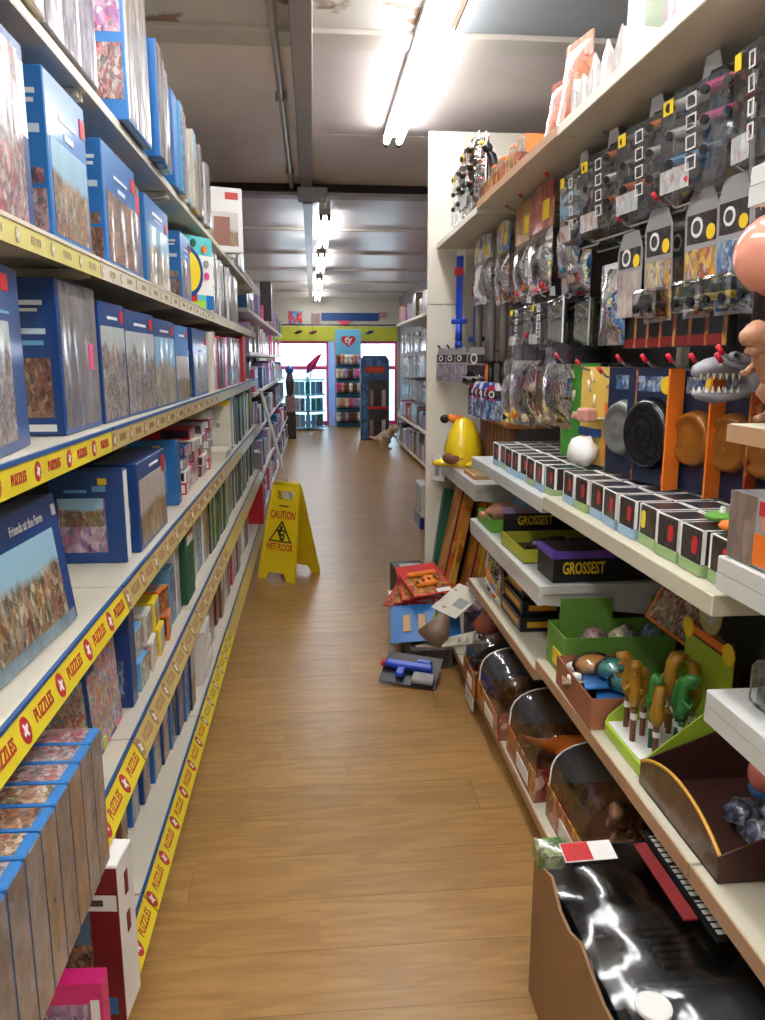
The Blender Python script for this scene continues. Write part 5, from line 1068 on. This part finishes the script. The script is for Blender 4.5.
# ---- base shelf: boxed dinosaurs --------------------------------------
for i, (y0, y1, xf, h, m, nm) in enumerate(((2.88, 3.10, .63, .16, GRYA, 'grey'), (2.52, 2.86, .64, .15, BRN, 'brown'), (2.12, 2.46, .66, .16, ORANGE, 'orange'), (1.74, 2.06, .68, .17, SKB, 'tan'))):
    o = empty('dinosaur_box', (xf, (y0 + y1) / 2, .101), (0, 0, RR)); w = y1 - y0; d = .34
    MB().box(-w / 2, 0, 0, w / 2, d, .006).build('base', BROWN, o)
    MB().box(-w / 2, 0, .006, w / 2, .004, h * .62).build('front_panel', A_FIRE, o); MB().box(w / 2 - .004, .004, .006, w / 2, d, h * .7).build('side_panel', art('box_side_red', [(150, 40, 30), (196, 90, 40), (110, 30, 26), (220, 190, 170)], 18, soft=.5), o); MB().box(-w / 2, .004, .006, -w / 2 + .004, d, h * .7).build('side_panel', A_FIRE, o)
    MB().box(-w / 2, d - .004, .006, w / 2, d, h * 1.5).build('back_panel', mat('box_back_grey', (120, 124, 132), .4), o)
    arc = [(.006, h * .6)] + [(.006 + (d * .8) * (1 - math.cos(PI * k / 12)) / 2, h * .6 + .13 * math.sin(PI * k / 12) ** .6) for k in range(1, 13)]
    MB().prism(arc, -w / 2 + .006, -w / 2 + .009, 'x').build('curved_backing', mat('backing_slate', (134, 142, 154), .3), o)
    MB().grid(lambda u, v: (-w / 2 + .01 + (w - .02) * u, arc[int(v * 12)][0], arc[int(v * 12)][1] + .004), 1, 12).build('clear_window', SHELL, o, smooth=True)
    MB().tube([(-w / 2 + .01, p[0], p[1] + .003) for p in arc], .003, 6).build('white_rim', WHITE, o)
    MB().box(-w * .1, -.0015, h * .1, w * .3, .0, h * .4).build('price_label', WHITE, o)
    tag(o, 'red flame-printed tray box holding a %s dinosaur on the base shelf' % nm, 'toy box')
    dino('toy_dinosaur', '%s toy dinosaur lying in its flame-printed box on the base shelf' % nm, (xf + .17, (y0 + y1) / 2 - .02, .11), RR + (.9 if i % 2 else 2.4), .62 + .1 * (i == 1), m)
tk = carton('shelf_ticket', 'plain white shelf ticket stuck below the grey dinosaur box', .15, .006, .075, WHITE, [('line', GREY, 'front', .1, .4, .5, .48)], (.638, 3.0, .02), RR, cat='ticket')
o = MB().box(-.02, -.03, 0, .02, .03, .05, 0, .003).build('bracket_cap', WHITE, loc=(.62, 1.70, .05)); tag(o, 'small white bracket end cap at the shelf foot beside the carton', 'bracket')
MB().box(-.019, -.028, -.015, .019, .0, 0).build('black_foot', BLACK, o)
o = empty('clear_tub', (.86, 3.36, .24)); MB().box(-.13, -.17, 0, .13, .17, .15, 0, .02).build('tub', SHELL, o); MB().box(-.135, -.175, .145, .135, .175, .155, 0, .004).build('tub_rim', RIM, o)
rr = random.Random(3)
for i in range(14): MB().ell((rr.uniform(-.09, .09), rr.uniform(-.13, .13), .04 + rr.uniform(0, .09)), (.03, .02, .018), 8, 6, jit=.3, seed=i).build('toy_figure', rr.choice((BRN, PINKA, DRED, CRMA, BLACK)), o, smooth=True)
tag(o, 'clear tub crammed with small brown and pink figures beside the floor pile', 'tub')
o2 = rcarton('carton', 'dark low carton supporting the clear tub of figures', 3.16, 3.56, .72, .101, .137, .34, BLKT, [('print', A_DARK, 'front', .05, .1, .95, .9)])
for i in range(3): rcarton('figure_set', '%s flat gold-trimmed black box in the stack on the narrow timber shelf' % ('lowest', 'middle', 'topmost')[i], 2.62 + .02 * i, 2.92, .74 + .01 * i, .471 + .057 * i, .055, .26, BLACK, [('gold_label', GOLDE, 'front', .1, .3, .9, .7), ('gold_label', GOLDE, 'right', .1, .3, .5, .7)])
bag('loose bag of dark and orange figures lying against the black boxes', .74, 3.05, .68, .24, .2, FILM, [BLACK, ORANGE, PURPLE, BRN], hh=.1, seed=55, sticker=False)
# ---- top toy shelf ------------------------------------------------------
ZT = 2.101
rcarton('dinosaur_set_box', 'big peach edged box with a green dinosaur picture on the top toy shelf', 1.86, 2.22, .86, ZT, .42, .1, mat('peach_card', (226, 190, 160), .5), [('picture', A_DINO, 'front', .06, .05, .94, .95), ('green_dinosaur', mat('olive_print', (104, 116, 76), .5, var=.3), 'front', .35, .25, .8, .9), ('side_picture', A_FIRE, 'right', .05, .05, .95, .95)])
rcarton('toy_box', 'pink and white toy box beside the big green dinosaur picture box', 1.56, 1.84, .80, ZT, .30, .1, PINK, [('picture', A_PINKP, 'front', .05, .05, .95, .95), ('orange_print', A_FIRE, 'front', .3, .4, .9, .8)])
wt = empty('display_tray', (.78, 2.03, ZT), (0, 0, RR)); tag(wt, 'white display tray with a zigzag torn front on the top toy shelf', 'display tray')
zg = [(-.17, 0)] + [(-.17 + .34 * i / 8, (.05 if i % 2 else .095) * (1 if i > 2 else .8)) for i in range(9)] + [(.17, 0)]
MB().prism(zg[::-1], -.07, -.066, 'y').build('zigzag_front', A_CREAMW, wt); MB().box(-.17, -.066, 0, .17, .07, .004).build('base', WHITE, wt)
for sx in (-1, 1): MB().box(sx * .168 - .002, -.066, .004, sx * .168 + .002, .07, .09).build('side_wall', WHITE, wt)
for i in range(5):
    c = carton('toy_pack', 'thin pale card pack standing in the zigzag white tray, %s of five' % ORD[i],   .05, .06, .10, WHITE, [('print', A_CREAMW, 'front', .05, .05, .95, .95)], (.79, 1.92 + .055 * i, ZT + .005), RR + .1, cat='toy pack', group='packs in the zigzag tray')
def pouch(label, x, y, z, w, h, m, rz=0, seed=1, peak=.3, group=None):
    o = empty('toy_pouch', (x, y, z), (0, 0, RR + rz))
    def fn(sg):
        def f(u, v):
            q = Vector((u * 4 + seed, v * 4, sg)); t = math.sin(PI * u) ** .5 * (1 - v) ** .6
            wd = w * (1 - peak * v); return ((u - .5) * wd + .01 * mnoise.noise(q), sg * (.04 * t + .006 * mnoise.noise(q * 2)), h * v)
        return f
    MB().grid(fn(-1), 8, 10).grid(fn(1), 8, 10).build('printed_film', m, o, smooth=True)
    MB().box(-w * (1 - peak) * .5, -.003, h - .012, w * (1 - peak) * .5, .003, h + .012).build('top_seal', m, o)
    return tag(o, label, 'toy pouch', group)
P_OR = art('pouch_orange', [(226, 140, 70), (206, 90, 60), (236, 196, 150), (190, 70, 60), (240, 226, 206)], 16, soft=.6, gloss=1, wrap=.6)
P_RE = art('pouch_red', [(196, 60, 56), (226, 150, 120), (150, 50, 46), (230, 200, 180)], 16, soft=.6, gloss=1, wrap=.6)
pouch('tall orange printed pouch standing on the top toy shelf', .78, 2.36, ZT, .22, .24, P_OR, .2, 1, .35)
pouch('red printed pouch leaning beside the tall orange pouch', .80, 2.57, ZT, .18, .2, P_RE, .3, 2, .4)
pouch('peach printed pouch in the middle of the pouches on the top shelf', .92, 2.70, ZT, .16, .2, P_OR, .1, 3, .5)
pouch('dark red printed pouch beside the peach pouch on the top shelf', .93, 2.88, ZT, .18, .23, P_RE, .1, 4, .45)
pouch('white and pink printed pouch next to the orange tray', .93, 3.08, ZT, .14, .26, art('pouch_white', [(230, 230, 232), (214, 80, 110), (226, 226, 230), (180, 190, 206)], 10, soft=.5, gloss=1, wrap=.6), .1, 5, .3)
for i, (y, nm) in enumerate(((2.92, 'nearer the red pouches'), (3.22, 'nearer the clear trays'))):
    o = tray('display_tray', 'low orange printed tray of card packs, %s' % nm, .26, .14, .05, CARD, A_FIRE, (.775, y - .02, ZT), RR)
    for k in range(4): carton('toy_pack', 'tan and orange card pack in the orange tray %s, %s' % (nm, ORD[k]), .05, .08, .11 + .01 * (k % 2), ORANGE, [('print', A_DINO, 'front', .05, .05, .95, .95)], (.785, y - .105 + .06 * k, ZT + .005), RR + .1, cat='toy pack')
o = empty('cat_figure', (.76, 3.32, ZT + .06)); MB().tube([(0, 0, .03), (0, 0, .07), (-.01, 0, .11), (-.03, 0, .125)], [.02, .022, .018, .012], 10).build('body', BLACK, o, smooth=True)
MB().ell((-.03, 0, .14), (.022, .02, .02), 10, 8).build('head', BLACK, o, smooth=True)
for sx in (-1, 1): MB().lathe([(.008, 0), (.001, .02)], 6).build('ear', BLACK, o, (-.03, sx * .012, .15)); MB().tube([(0, sx * .012, .04), (-.005, sx * .016, -.04)], [.01, .007], 8).build('leg', BLACK, o, smooth=True)
MB().tube([(.01, 0, -.06), (.01, 0, -.038)], [.03, .028], 10).build('stand', BLACK, o)
tag(o, 'little black cat-like figure standing by the clear car trays', 'figure')
for i in range(2):
    o = clamshell('clear tray of little %s cars standing on the top shelf by the panel' % ('orange', 'red')[i], .74 + .03 * i, 3.56 + .42 * i, 2.085 + .33, .34 - .04 * i, .29, [ORANGE, YEL, RED, ORANGE, GREY, RED] if i == 0 else [RED, DRED, GREY, PINK, RED, SILVER], A_CAR if i == 0 else A_RED, rz=0)
rcarton('toy_box', 'small light blue and white box behind the clear car trays', 3.42, 3.6, .90, 2.086, .22, .1, LBLUE, [RP(A_BLUEP)])
# ---- floor pile by the cream panel --------------------------------------
carton('carton', 'white carton on the floor under the orange cards', .3, .24, .2, WHITE, [('print', A_WHITEP, 'front', .1, .1, .9, .9), ('dark_print', A_DARK, 'right', .1, .1, .9, .9)], (.515, 3.92, .001), RR, cat='box')
carton('carton', 'dark carton with a pale photo on top at the foot of the panel', .2, .18, .3, A_DARK, [('print', A_WHITEP, 'top', .3, .2, .95, .9), ('print', A_DARK, 'front', .1, .1, .9, .9)], (.53, 4.22, .001), RR + .1, cat='box')
carton('carton', 'grey carton on the floor under the blue card', .3, .2, .1, DGREY, [('print', A_DARK, 'front', .1, .1, .9, .9), ('print', A_DARK, 'right', .1, .1, .9, .9)], (.545, 3.58, .001), RR, cat='box')
def flat_card(label, loc, rot, w, h, m, toy, print_):
    o = empty('blister_card', loc, rot); MB().box(-w / 2, -h / 2, 0, w / 2, h / 2, .003).build('card', m, o); MB().box(-w * .46, -h * .46, .003, w * .46, h * .1, .0036).build('print', print_, o)
    b = MB().box(-w * .32, -h * .25, .004, w * .2, -h * .1, .024, 0, .006).box(-w * .05, -h * .1, .004, w * .3, h * .04, .02, 0, .005).box(-w * .35, h * .08, .004, w * .35, h * .2, .022, 0, .006); b.build('plastic_toy', toy, o)
    b = MB()
    for k in range(4): b.box(-w * .3 + k * w * .16, -h * .22 + k * .01, .0242, -w * .24 + k * w * .16, -h * .14 + k * .01, .0255)
    b.build('black_detail', BLACK, o); MB().box(w * .1, -h * .46, .0034, w * .45, -h * .34, .0042).build('price_label', WHITE, o)
    return tag(o, label, 'toy pack')
OTOY = mat('orange_plastic', (236, 130, 40), .35)
for i in range(4):
    flat_card('orange toy blaster on a red card in the floor pile, %s from the top' % ORD[3 - i], (.50 + .018 * i, 3.86 - .03 * i, .25 + .032 * i), (.3, -.05, -.5 + .25 * i), .22, .28, RED, OTOY, A_FIRE)
o = carton('card_backing', 'plain tan backing card lying tilted on the orange cards', .2, .004, .19, OFFW, [('barcode', GREY, 'front', .5, .3, .9, .6), ('slot', DGREY, 'front', .1, .75, .2, .78), ('slot', DGREY, 'front', .3, .15, .42, .18)], (.60, 3.46, .27), RR + .45, -1.05, 0, 'card')
bc = empty('blister_card', (.53, 3.56, .19), (.5, -.1, -.15)); MB().box(-.17, -.12, 0, .17, .12, .004).build('card', BLUE, bc)
for k in range(3): MB().box(-.11 + .075 * k, -.06, .004, -.07 + .075 * k, .05, .012, 0, .003).build('brown_piece', TAN, bc)
MB().box(.1, -.03, .004, .14, .01, .01, 0, .003, Matrix.Rotation(.5, 4, 'Z')).build('brown_piece', TAN, bc); MB().tube([(.04, -.07, .012), (.06, .06, .012)], .008, 6).build('green_piece', GREEN, bc)
tag(bc, 'bright blue card with brown wooden pieces sloping over the floor pile', 'toy pack')
gc = empty('blister_card', (.43, 3.31, .05), (.35, .05, -.35)); MB().box(-.13, -.1, 0, .13, .1, .004).build('card', BLACK, gc); MB().box(-.12, -.02, .008, .1, .02, .04, 0, .008).box(-.06, -.07, .008, -.02, -.02, .035, 0, .006).box(.02, .02, .008, .09, .05, .035, 0, .006).build('toy_gun', SWB, gc); MB().box(-.14, -.016, .01, -.12, .016, .036, 0, .005).build('red_muzzle', RED, gc); MB().box(.02, -.09, .004, .12, -.03, .03, 0, .006).build('grey_piece', GREY, gc)
tag(gc, 'blue plastic toy gun with red muzzle on a black card on the floor', 'toy pack')
# long-jawed dinosaur puppet spilling off the base shelf
DG = mat('khaki_rubber', (164, 156, 140), .5, var=.2, bump=.4, bs=30)
o = empty('dinosaur_puppet', (.66, 3.09, .235), (0, 0, -.06)); o.scale = (1.2, 1.2, 1.2)
MB().tube([(-.2, -.02, .015), (-.12, -.01, .02), (-.03, 0, .03), (.06, 0, .045), (.14, .02, .07)], [.008, .03, .045, .055, .06], 12, sq=(.35, 1)).build('lower_jaw', DG, o, smooth=True)
MB().tube([(-.14, .01, .03), (-.11, .01, .08), (-.09, .015, .12)], [.06, .04, .012], 12).build('crest', mat('crest_brown', (120, 98, 80), .5, bump=.4, bs=30), o, smooth=True)
MB().tube([(.02, 0, .06), (.08, .01, .1), (.14, .02, .13), (.18, .03, .11)], [.035, .05, .05, .04], 12).build('upper_head', mat('head_rust', (130, 66, 46), .5, var=.25, bump=.4, bs=30), o, smooth=True)
for k in range(5): MB().lathe([(.008, 0), (.001, .028)], 6).build('horn', TOOTH, o, (-.05 + .03 * k, -.04, .045), (.6, 0, 0))
MB().ell((.03, -.05, .06), (.014, .01, .012), 8, 6).build('eye', BLACK, o, smooth=True)
tag(o, 'khaki rubber dinosaur puppet with a long flat jaw spilling into the aisle', 'toy dinosaur')
# ---- big wrapped carton in the foreground ---------------------------------
KR = mat('torn_kraft', (150, 112, 74), .8, var=.18, bump=.2, bs=20)
bx = empty('vehicle_carton', (.73, 1.10, .0)); tag(bx, 'big open brown carton with a clear film window and black toy car', 'carton')
x0, x1, ya, yb, hb = -.25, .21, -.42, .42, .375
MB().box(x0, ya, .0, x1, yb, .006).build('base', KR, bx)
wav = [(ya, .006)] + [(ya + (yb - ya) * k / 14, hb + .012 * math.sin(k * 1.7) - .01 * (k % 3)) for k in range(15)] + [(yb, .006)]
MB().prism(wav[::-1], x0, x0 + .006, 'x').build('aisle_side', KR, bx)
MB().box(x0 + .006, yb - .006, .006, x1, yb, hb).build('far_side', BLKT, bx); MB().box(x1 - .006, ya, .006, x1, yb - .006, hb + .04).build('back_side', A_DARK, bx); MB().box(x0 + .006, ya, .006, x1 - .006, ya + .006, hb).build('near_side', KR, bx)
MB().box(x0 + .006, ya + .006, .142, x1 - .006, yb - .006, .148).build('inner_tray', BLACK, bx)
def filmf(u, v):
    q = Vector((u * 3.2, v * 5.5, 0)); return (x0 + .004 + (x1 - x0 - .01) * u, ya + .01 + (yb - ya - .02) * v, hb + .012 + .03 * u + .022 * math.sin(PI * u) * math.sin(PI * v) + .02 * mnoise.noise(q) + .005 * mnoise.noise(q * 2.2))
MB().grid(filmf, 30, 46).build('clear_film', clear('crinkled_film', (255, 255, 255), .12, .03, .12, 7), bx, smooth=True)
MB().box(-.03, .04, hb + .055, .015, .37, hb + .06).build('black_label', BLACK, bx)
MB().box(-.062, .1, hb + .054, -.034, .33, hb + .058).build('red_label', DRED, bx)
for k in range(18): MB().box(-.02, .055 + .017 * k, hb + .06, .005, .055 + .017 * k + (.011 if k % 6 != 5 else .004), hb + .0606).build('letter_mark', WHITE, bx)
st_ = MB().box(-.06, -.035, 0, .05, .035, .0015).build('price_sticker', WHITE, bx, (-.15, .345, hb + .034), (-.06, -.1, -.1)); MB().box(-.058, -.033, .0015, .0, .033, .0022).build('red_sticker', RED, st_)
MB().lathe([(.03, 0), (.03, .006)], 16).build('round_sticker', WHITE, bx, (-.19, -.06, hb + .03)); MB().box(-.24, -.16, hb + .014, -.17, -.1, hb + .02).build('dark_sticker', BLACK, bx)
MB().box(-.255, .36, hb - .02, -.18, .425, hb + .02, 0, .004).build('green_corner_sticker', A_GREENP, bx)
cr = empty('toy_car', (.71, 1.11, .15)); GB = mat('gloss_black_body', (40, 42, 48), .15, coat=1); WG = mat('dark_window', (120, 130, 142), .06, coat=1)
pr_ = [(-.33, .05), (.33, .05), (.33, .1), (.28, .125), (.1, .14), (.02, .205), (-.16, .205), (-.24, .145), (-.33, .13)]
MB().prism(pr_[::-1], -.12, .12, 'x').build('car_body', GB, cr); MB().box(-.135, -.3, .06, .135, .3, .1, 0, .012).build('side_skirt', GB, cr)
MB().add([(-.1, .1, .1415), (.1, .1, .1415), (.085, .02, .2065), (-.085, .02, .2065)], [(0, 1, 2, 3)]).build('windscreen', WG, cr); MB().box(-.09, -.15, .2055, .09, .0, .212, 0, .003).build('roof', GB, cr)
for s_ in (-1, 1):
    for yy_ in (-.21, .21):
        wl = MB().lathe([(.03, -.03), (.062, -.03), (.066, -.02), (.066, .02), (.062, .03), (.03, .03)], 18).build('wheel', mat('tyre_rubber', (22, 22, 24), .6), cr, (s_ * .135, yy_, .07), (0, PI / 2, 0), True)
        MB().lathe([(.032, -.032), (.032, .032)], 10).build('hub', SILVER, wl)
    MB().ell((s_ * .08, .325, .085), (.022, .012, .014), 10, 6).build('headlamp', SILVER, cr, smooth=True)
for k in range(6): MB().box(-.05, .13 + .022 * k, .138, .05, .142 + .022 * k, .145 - .002 * k + .004).build('bonnet_slat', BLACK, cr)
tag(cr, 'glossy black toy car with silver hubs packed inside the big carton', 'toy car')
# ---- far toy side (recessed gondola past the panel) --------------------------
for bi in range(4):
    y0 = 8.6 + 1.22 * bi; o = empty('shelving_bay', (0, y0, 0)); tag(o, 'recessed far shelving bay past the cream panel, %s from the panel' % ORD[bi], 'shelving')
    MB().box(1.92, 0, .05, 1.94, 1.21, 2.2).build('back_panel', mat('grey_pegboard', (110, 106, 104), .7), o); MB().box(1.88, .0, 0, 1.919, .03, 2.2).build('upright', GREYM, o)
    for z, xf in ((.1, 1.45), (.52, 1.47), (2.05, 1.45)): MB().box(xf, .003, z - .04, 1.919, 1.207, z, 0, .003).build('shelf', CREAM, o)
    for si, (z, xf) in enumerate(((.1, 1.46), (.52, 1.49), (2.05, 1.47))):
        y = y0 + .06; kk_ = 0
        while y < y0 + 1.0:
            t = R.uniform(.18, .34); h = R.uniform(.2, .36) if si != 1 else R.uniform(.18, .3); c = R.choice(FC + [('orange', ORANGE, A_FIRE), ('brown', BROWN, A_DINO)])
            if y + t > y0 + 1.18: break
            rcarton('toy_box', '%s boxed toy on the %s shelf of far recessed bay %s, %s along' % (c[0], ('base', 'low', 'top')[si], ORD[bi], ORD[kk_]), y, y + t, xf, z, h, .25, c[1], [FULL(c[2]), ('side_picture', c[2], 'right', .05, .05, .95, .95)], '%s boxes on far recessed %d%d' % (c[0], si, bi)); y += t + .02; kk_ += 1
    for ri, z in enumerate((1.15, 1.5, 1.85)):
        for k in range(5):
            c = R.choice((A_DARK, A_WHITEP, A_CAR, A_GREYW, A_RED, A_BLUEP)); y = y0 + .14 + .23 * k
            cd = carded('%s hanging pack in the %s row of far recessed bay %s, %s along' % ({A_DARK: 'dark', A_WHITEP: 'white', A_CAR: 'yellow', A_GREYW: 'grey', A_RED: 'red', A_BLUEP: 'blue'}[c], ('lowest', 'middle', 'highest')[ri], ORD[bi], ORD[k]), 1.55 + R.uniform(-.05, .05), y, z, .17, .28, c, SILVER, group='far packs row %d bay %d' % (ri, bi), sticker=False, bubble=False, header=R.choice((GREY, WHITE, DGREY)))
            MB().tube([(0, .36, .0), (0, 0.005, .0), (0, -.03, .006)], .004, 5).build('peg_wire', WIRE, cd)
o = dino('plush_dog', 'beige standing plush animal on the floor beside the recessed far shelving', (1.2, 12.6, .0), .6, 1.5, mat('beige_plush', (196, 176, 150), .9), 'plush')
crt = carton('book_crate', 'dark low crate with upright white boxes on the floor past the panel', .4, .18, .1, DBLUE, [('edge', BLACK, 'front', 0, .8, 1, 1)], (1.0, 6.7, .001), RR, cat='crate')
for k in range(4): carton('toy_box', 'white upright box in the dark low floor crate, %s from the panel' % ORD[k], .08, .15, .28, WHITE, [('picture', A_CITY if k % 2 else A_WHITEP, 'front', .1, .1, .9, .9)], (1.0, 6.56 + .09 * k, .102), RR)
# ---- standee, plush rack and window goods by the shop front -------------------
sd = empty('display_standee', (1.13, 14.1, 0)); tag(sd, 'tall blue cardboard display standee with two dark windows and red ledges', 'standee')
SDB = art('standee_blue', [(24, 60, 130), (60, 130, 190), (20, 40, 90), (90, 160, 210)], 5, soft=.6, wrap=0)
poly = [(-.26, 0), (.26, 0), (.26, 1.45), (.2, 1.53), (-.2, 1.53), (-.26, 1.45)]
MB().prism(poly, .0, .22, 'y').build('body', SDB, sd)
for z0, z1 in ((.08, .55), (.62, 1.1)):
    MB().box(-.12, -.004, z0, .24, .0, z1).build('dark_window', A_DARK, sd); MB().box(-.13, -.06, z0 - .05, .25, .0, z0, 0, .004).build('red_ledge', RED, sd)
    for k in range(3): MB().box(-.1 + .11 * k, -.05, z0 + .002, -.03 + .11 * k, -.006, z0 + .3, 0, .004).build('boxed_figure', (A_RED, A_DARK, A_WHITEP)[k], sd)
MB().prism(rrect(.36, .13, .04, 1.28, 3, .0), -.012, .0, 'y').build('name_plate', mat('plate_rust', (150, 60, 40), .4), sd); MB().prism(rrect(.3, .07, .03, 1.28, 3, .0), -.014, -.0121, 'y').build('plate_lettering', mat('plate_red', (206, 70, 40), .4), sd)
pr = empty('plush_rack', (.79, 17.0, 0)); tag(pr, 'tall plush toy rack with light blue header and red heart', 'rack')
MB().box(-.28, .1, 0, .28, .14, 2.1, 0, .004).build('back_board', mat('header_sky_blue', (110, 190, 226), .5), pr)
for z in (.12, .42, .75, 1.05, 1.35): MB().box(-.27, -.12, z - .02, .27, .1, z).build('shelf', BLACK, pr)
ht = [(0, -.13)] + [(.16 * math.sin(a) ** 3, .01 * (13 * math.cos(a) - 5 * math.cos(2 * a) - 2 * math.cos(3 * a) - math.cos(4 * a)) * .9) for a in [PI - .3 - (2 * PI - .6) * k / 20 for k in range(21)]]
MB().prism([(x_, z_ + 1.86) for x_, z_ in ht], .086, .1, 'y').build('red_heart', RED, pr)
letters('ty', WHITE, pr, (0, .084, 1.88), (PI / 2, 0, 0), .2)
for zi, z in enumerate((.12, .42, .75, 1.05, 1.35)):
    for k in range(6):
        m = R.choice((CRMA, PINKA, GRYA, mat('plush_lilac', (180, 150, 190), .9), mat('plush_white', (220, 216, 212), .9), BRN, PINK))
        c = empty('plush_toy', (.56 + .09 * k, 16.93, z + .075)); MB().ell((0, 0, .01), (.055, .06, .085), 8, 6).build('body', m, c, smooth=True); MB().ell((0, -.01, .09), (.055, .05, .055), 8, 6).build('head', m, c, smooth=True)
        for sx in (-1, 1): MB().ell((sx * .032, -.005, .13), (.014, .01, .018), 6, 4).build('ear', m, c, smooth=True)
        tag(c, 'small plush animal on the %s tier of the heart topped rack, %s along' % (('lowest', 'second', 'third', 'fourth', 'highest')[zi], ORD[k]), 'plush', 'plush animals on the rack')
wr = empty('wire_rack', (-.1, 16.6, 0)); tag(wr, 'light blue tiered rack of packs in front of the shop window', 'rack')
LBW = mat('rack_pale_blue', (150, 200, 226), .4)
for z in (.06, .4, .74, 1.05): MB().lathe([(.36, z - .02), (.37, z), (.36, z + .005)], 18).build('tier', LBW, wr)
MB().tube([(0, 0, 0), (0, 0, 1.1)], .03, 8).build('post', LBW, wr)
for ti, z in enumerate((.068, .408, .748)):
    for k in range(9):
        a = -PI + PI * k / 8; c = MB().box(-.05, -.015, 0, .05, .015, .26, 0, .004).build('toy_pack', R.choice((LBLUE, A_BLUEP, TEAL, A_WHITEP)), loc=(-.1 + .3 * math.cos(a), 16.6 + .3 * math.sin(a), z), rot=(0, 0, a + PI / 2)); tag(c, 'blue pack on the %s tier of the pale blue rack, %s along' % (('lowest', 'middle', 'highest')[ti], ORD[k]), 'toy pack', 'packs on the pale blue rack')
um = empty('parasol', (-.05, 16.6, 1.056)); MB().tube([(0, 0, 0), (.05, 0, .3)], .012, 6).build('pole', WHITE, um); MB().tube([(-.06, 0, .12), (.02, 0, .26), (.2, 0, .48), (.26, 0, .52)], [.02, .09, .04, .006], 10).build('canopy', mat('raspberry_cloth', (190, 40, 100), .7), um, smooth=True)
tag(um, 'folded raspberry pink parasol standing on top of the pale blue rack', 'parasol')
for i, x in enumerate((-.3, .02, .62, .95, 1.25)):
    c = empty('hanging_bird', (x, 17.25, 2.0)); MB().tube([(0, 0, .2), (0, 0, .05)], .004, 5).build('string', BLACK, c); MB().tube([(-.08, 0, .02), (0, 0, .04), (.07, 0, .06), (.1, 0, .08)], [.008, .035, .03, .008], 8).build('body', (BLACK, DRED, DBLUE, DGREY, DBLUE)[i], c, smooth=True); MB().add([(-.02, 0, .05), (.03, 0, .05), (-.02, .1, -.02), (-.02, .098, -.023), (.03, .002, .047)], [(0, 1, 2), (2, 3, 4), (0, 2, 3)]).build('wing', BLACK, c)
    tag(c, 'small hanging bird ornament on the front rail, %s from the puzzle shelves' % ORD[i], 'ornament')
ts = empty('toy_stand', (-.42, 14.6, 0)); tag(ts, 'slim dark floor stand with blue topped figure at the far shelving end', 'stand')
MB().box(-.1, -.1, 0, .1, .1, .5, 0, .01).build('lower_case', A_DARK, ts); MB().box(-.09, -.1, .5, .09, .08, .8, 0, .01).build('red_case', A_RED, ts); MB().tube([(0, 0, .8), (0, 0, 1.05), (0, 0, 1.2)], [.06, .08, .05], 10).build('figure_body', DGREY, ts, smooth=True); MB().ell((0, 0, 1.27), (.08, .08, .08), 10, 8).build('blue_cap', BLUE, ts, smooth=True)
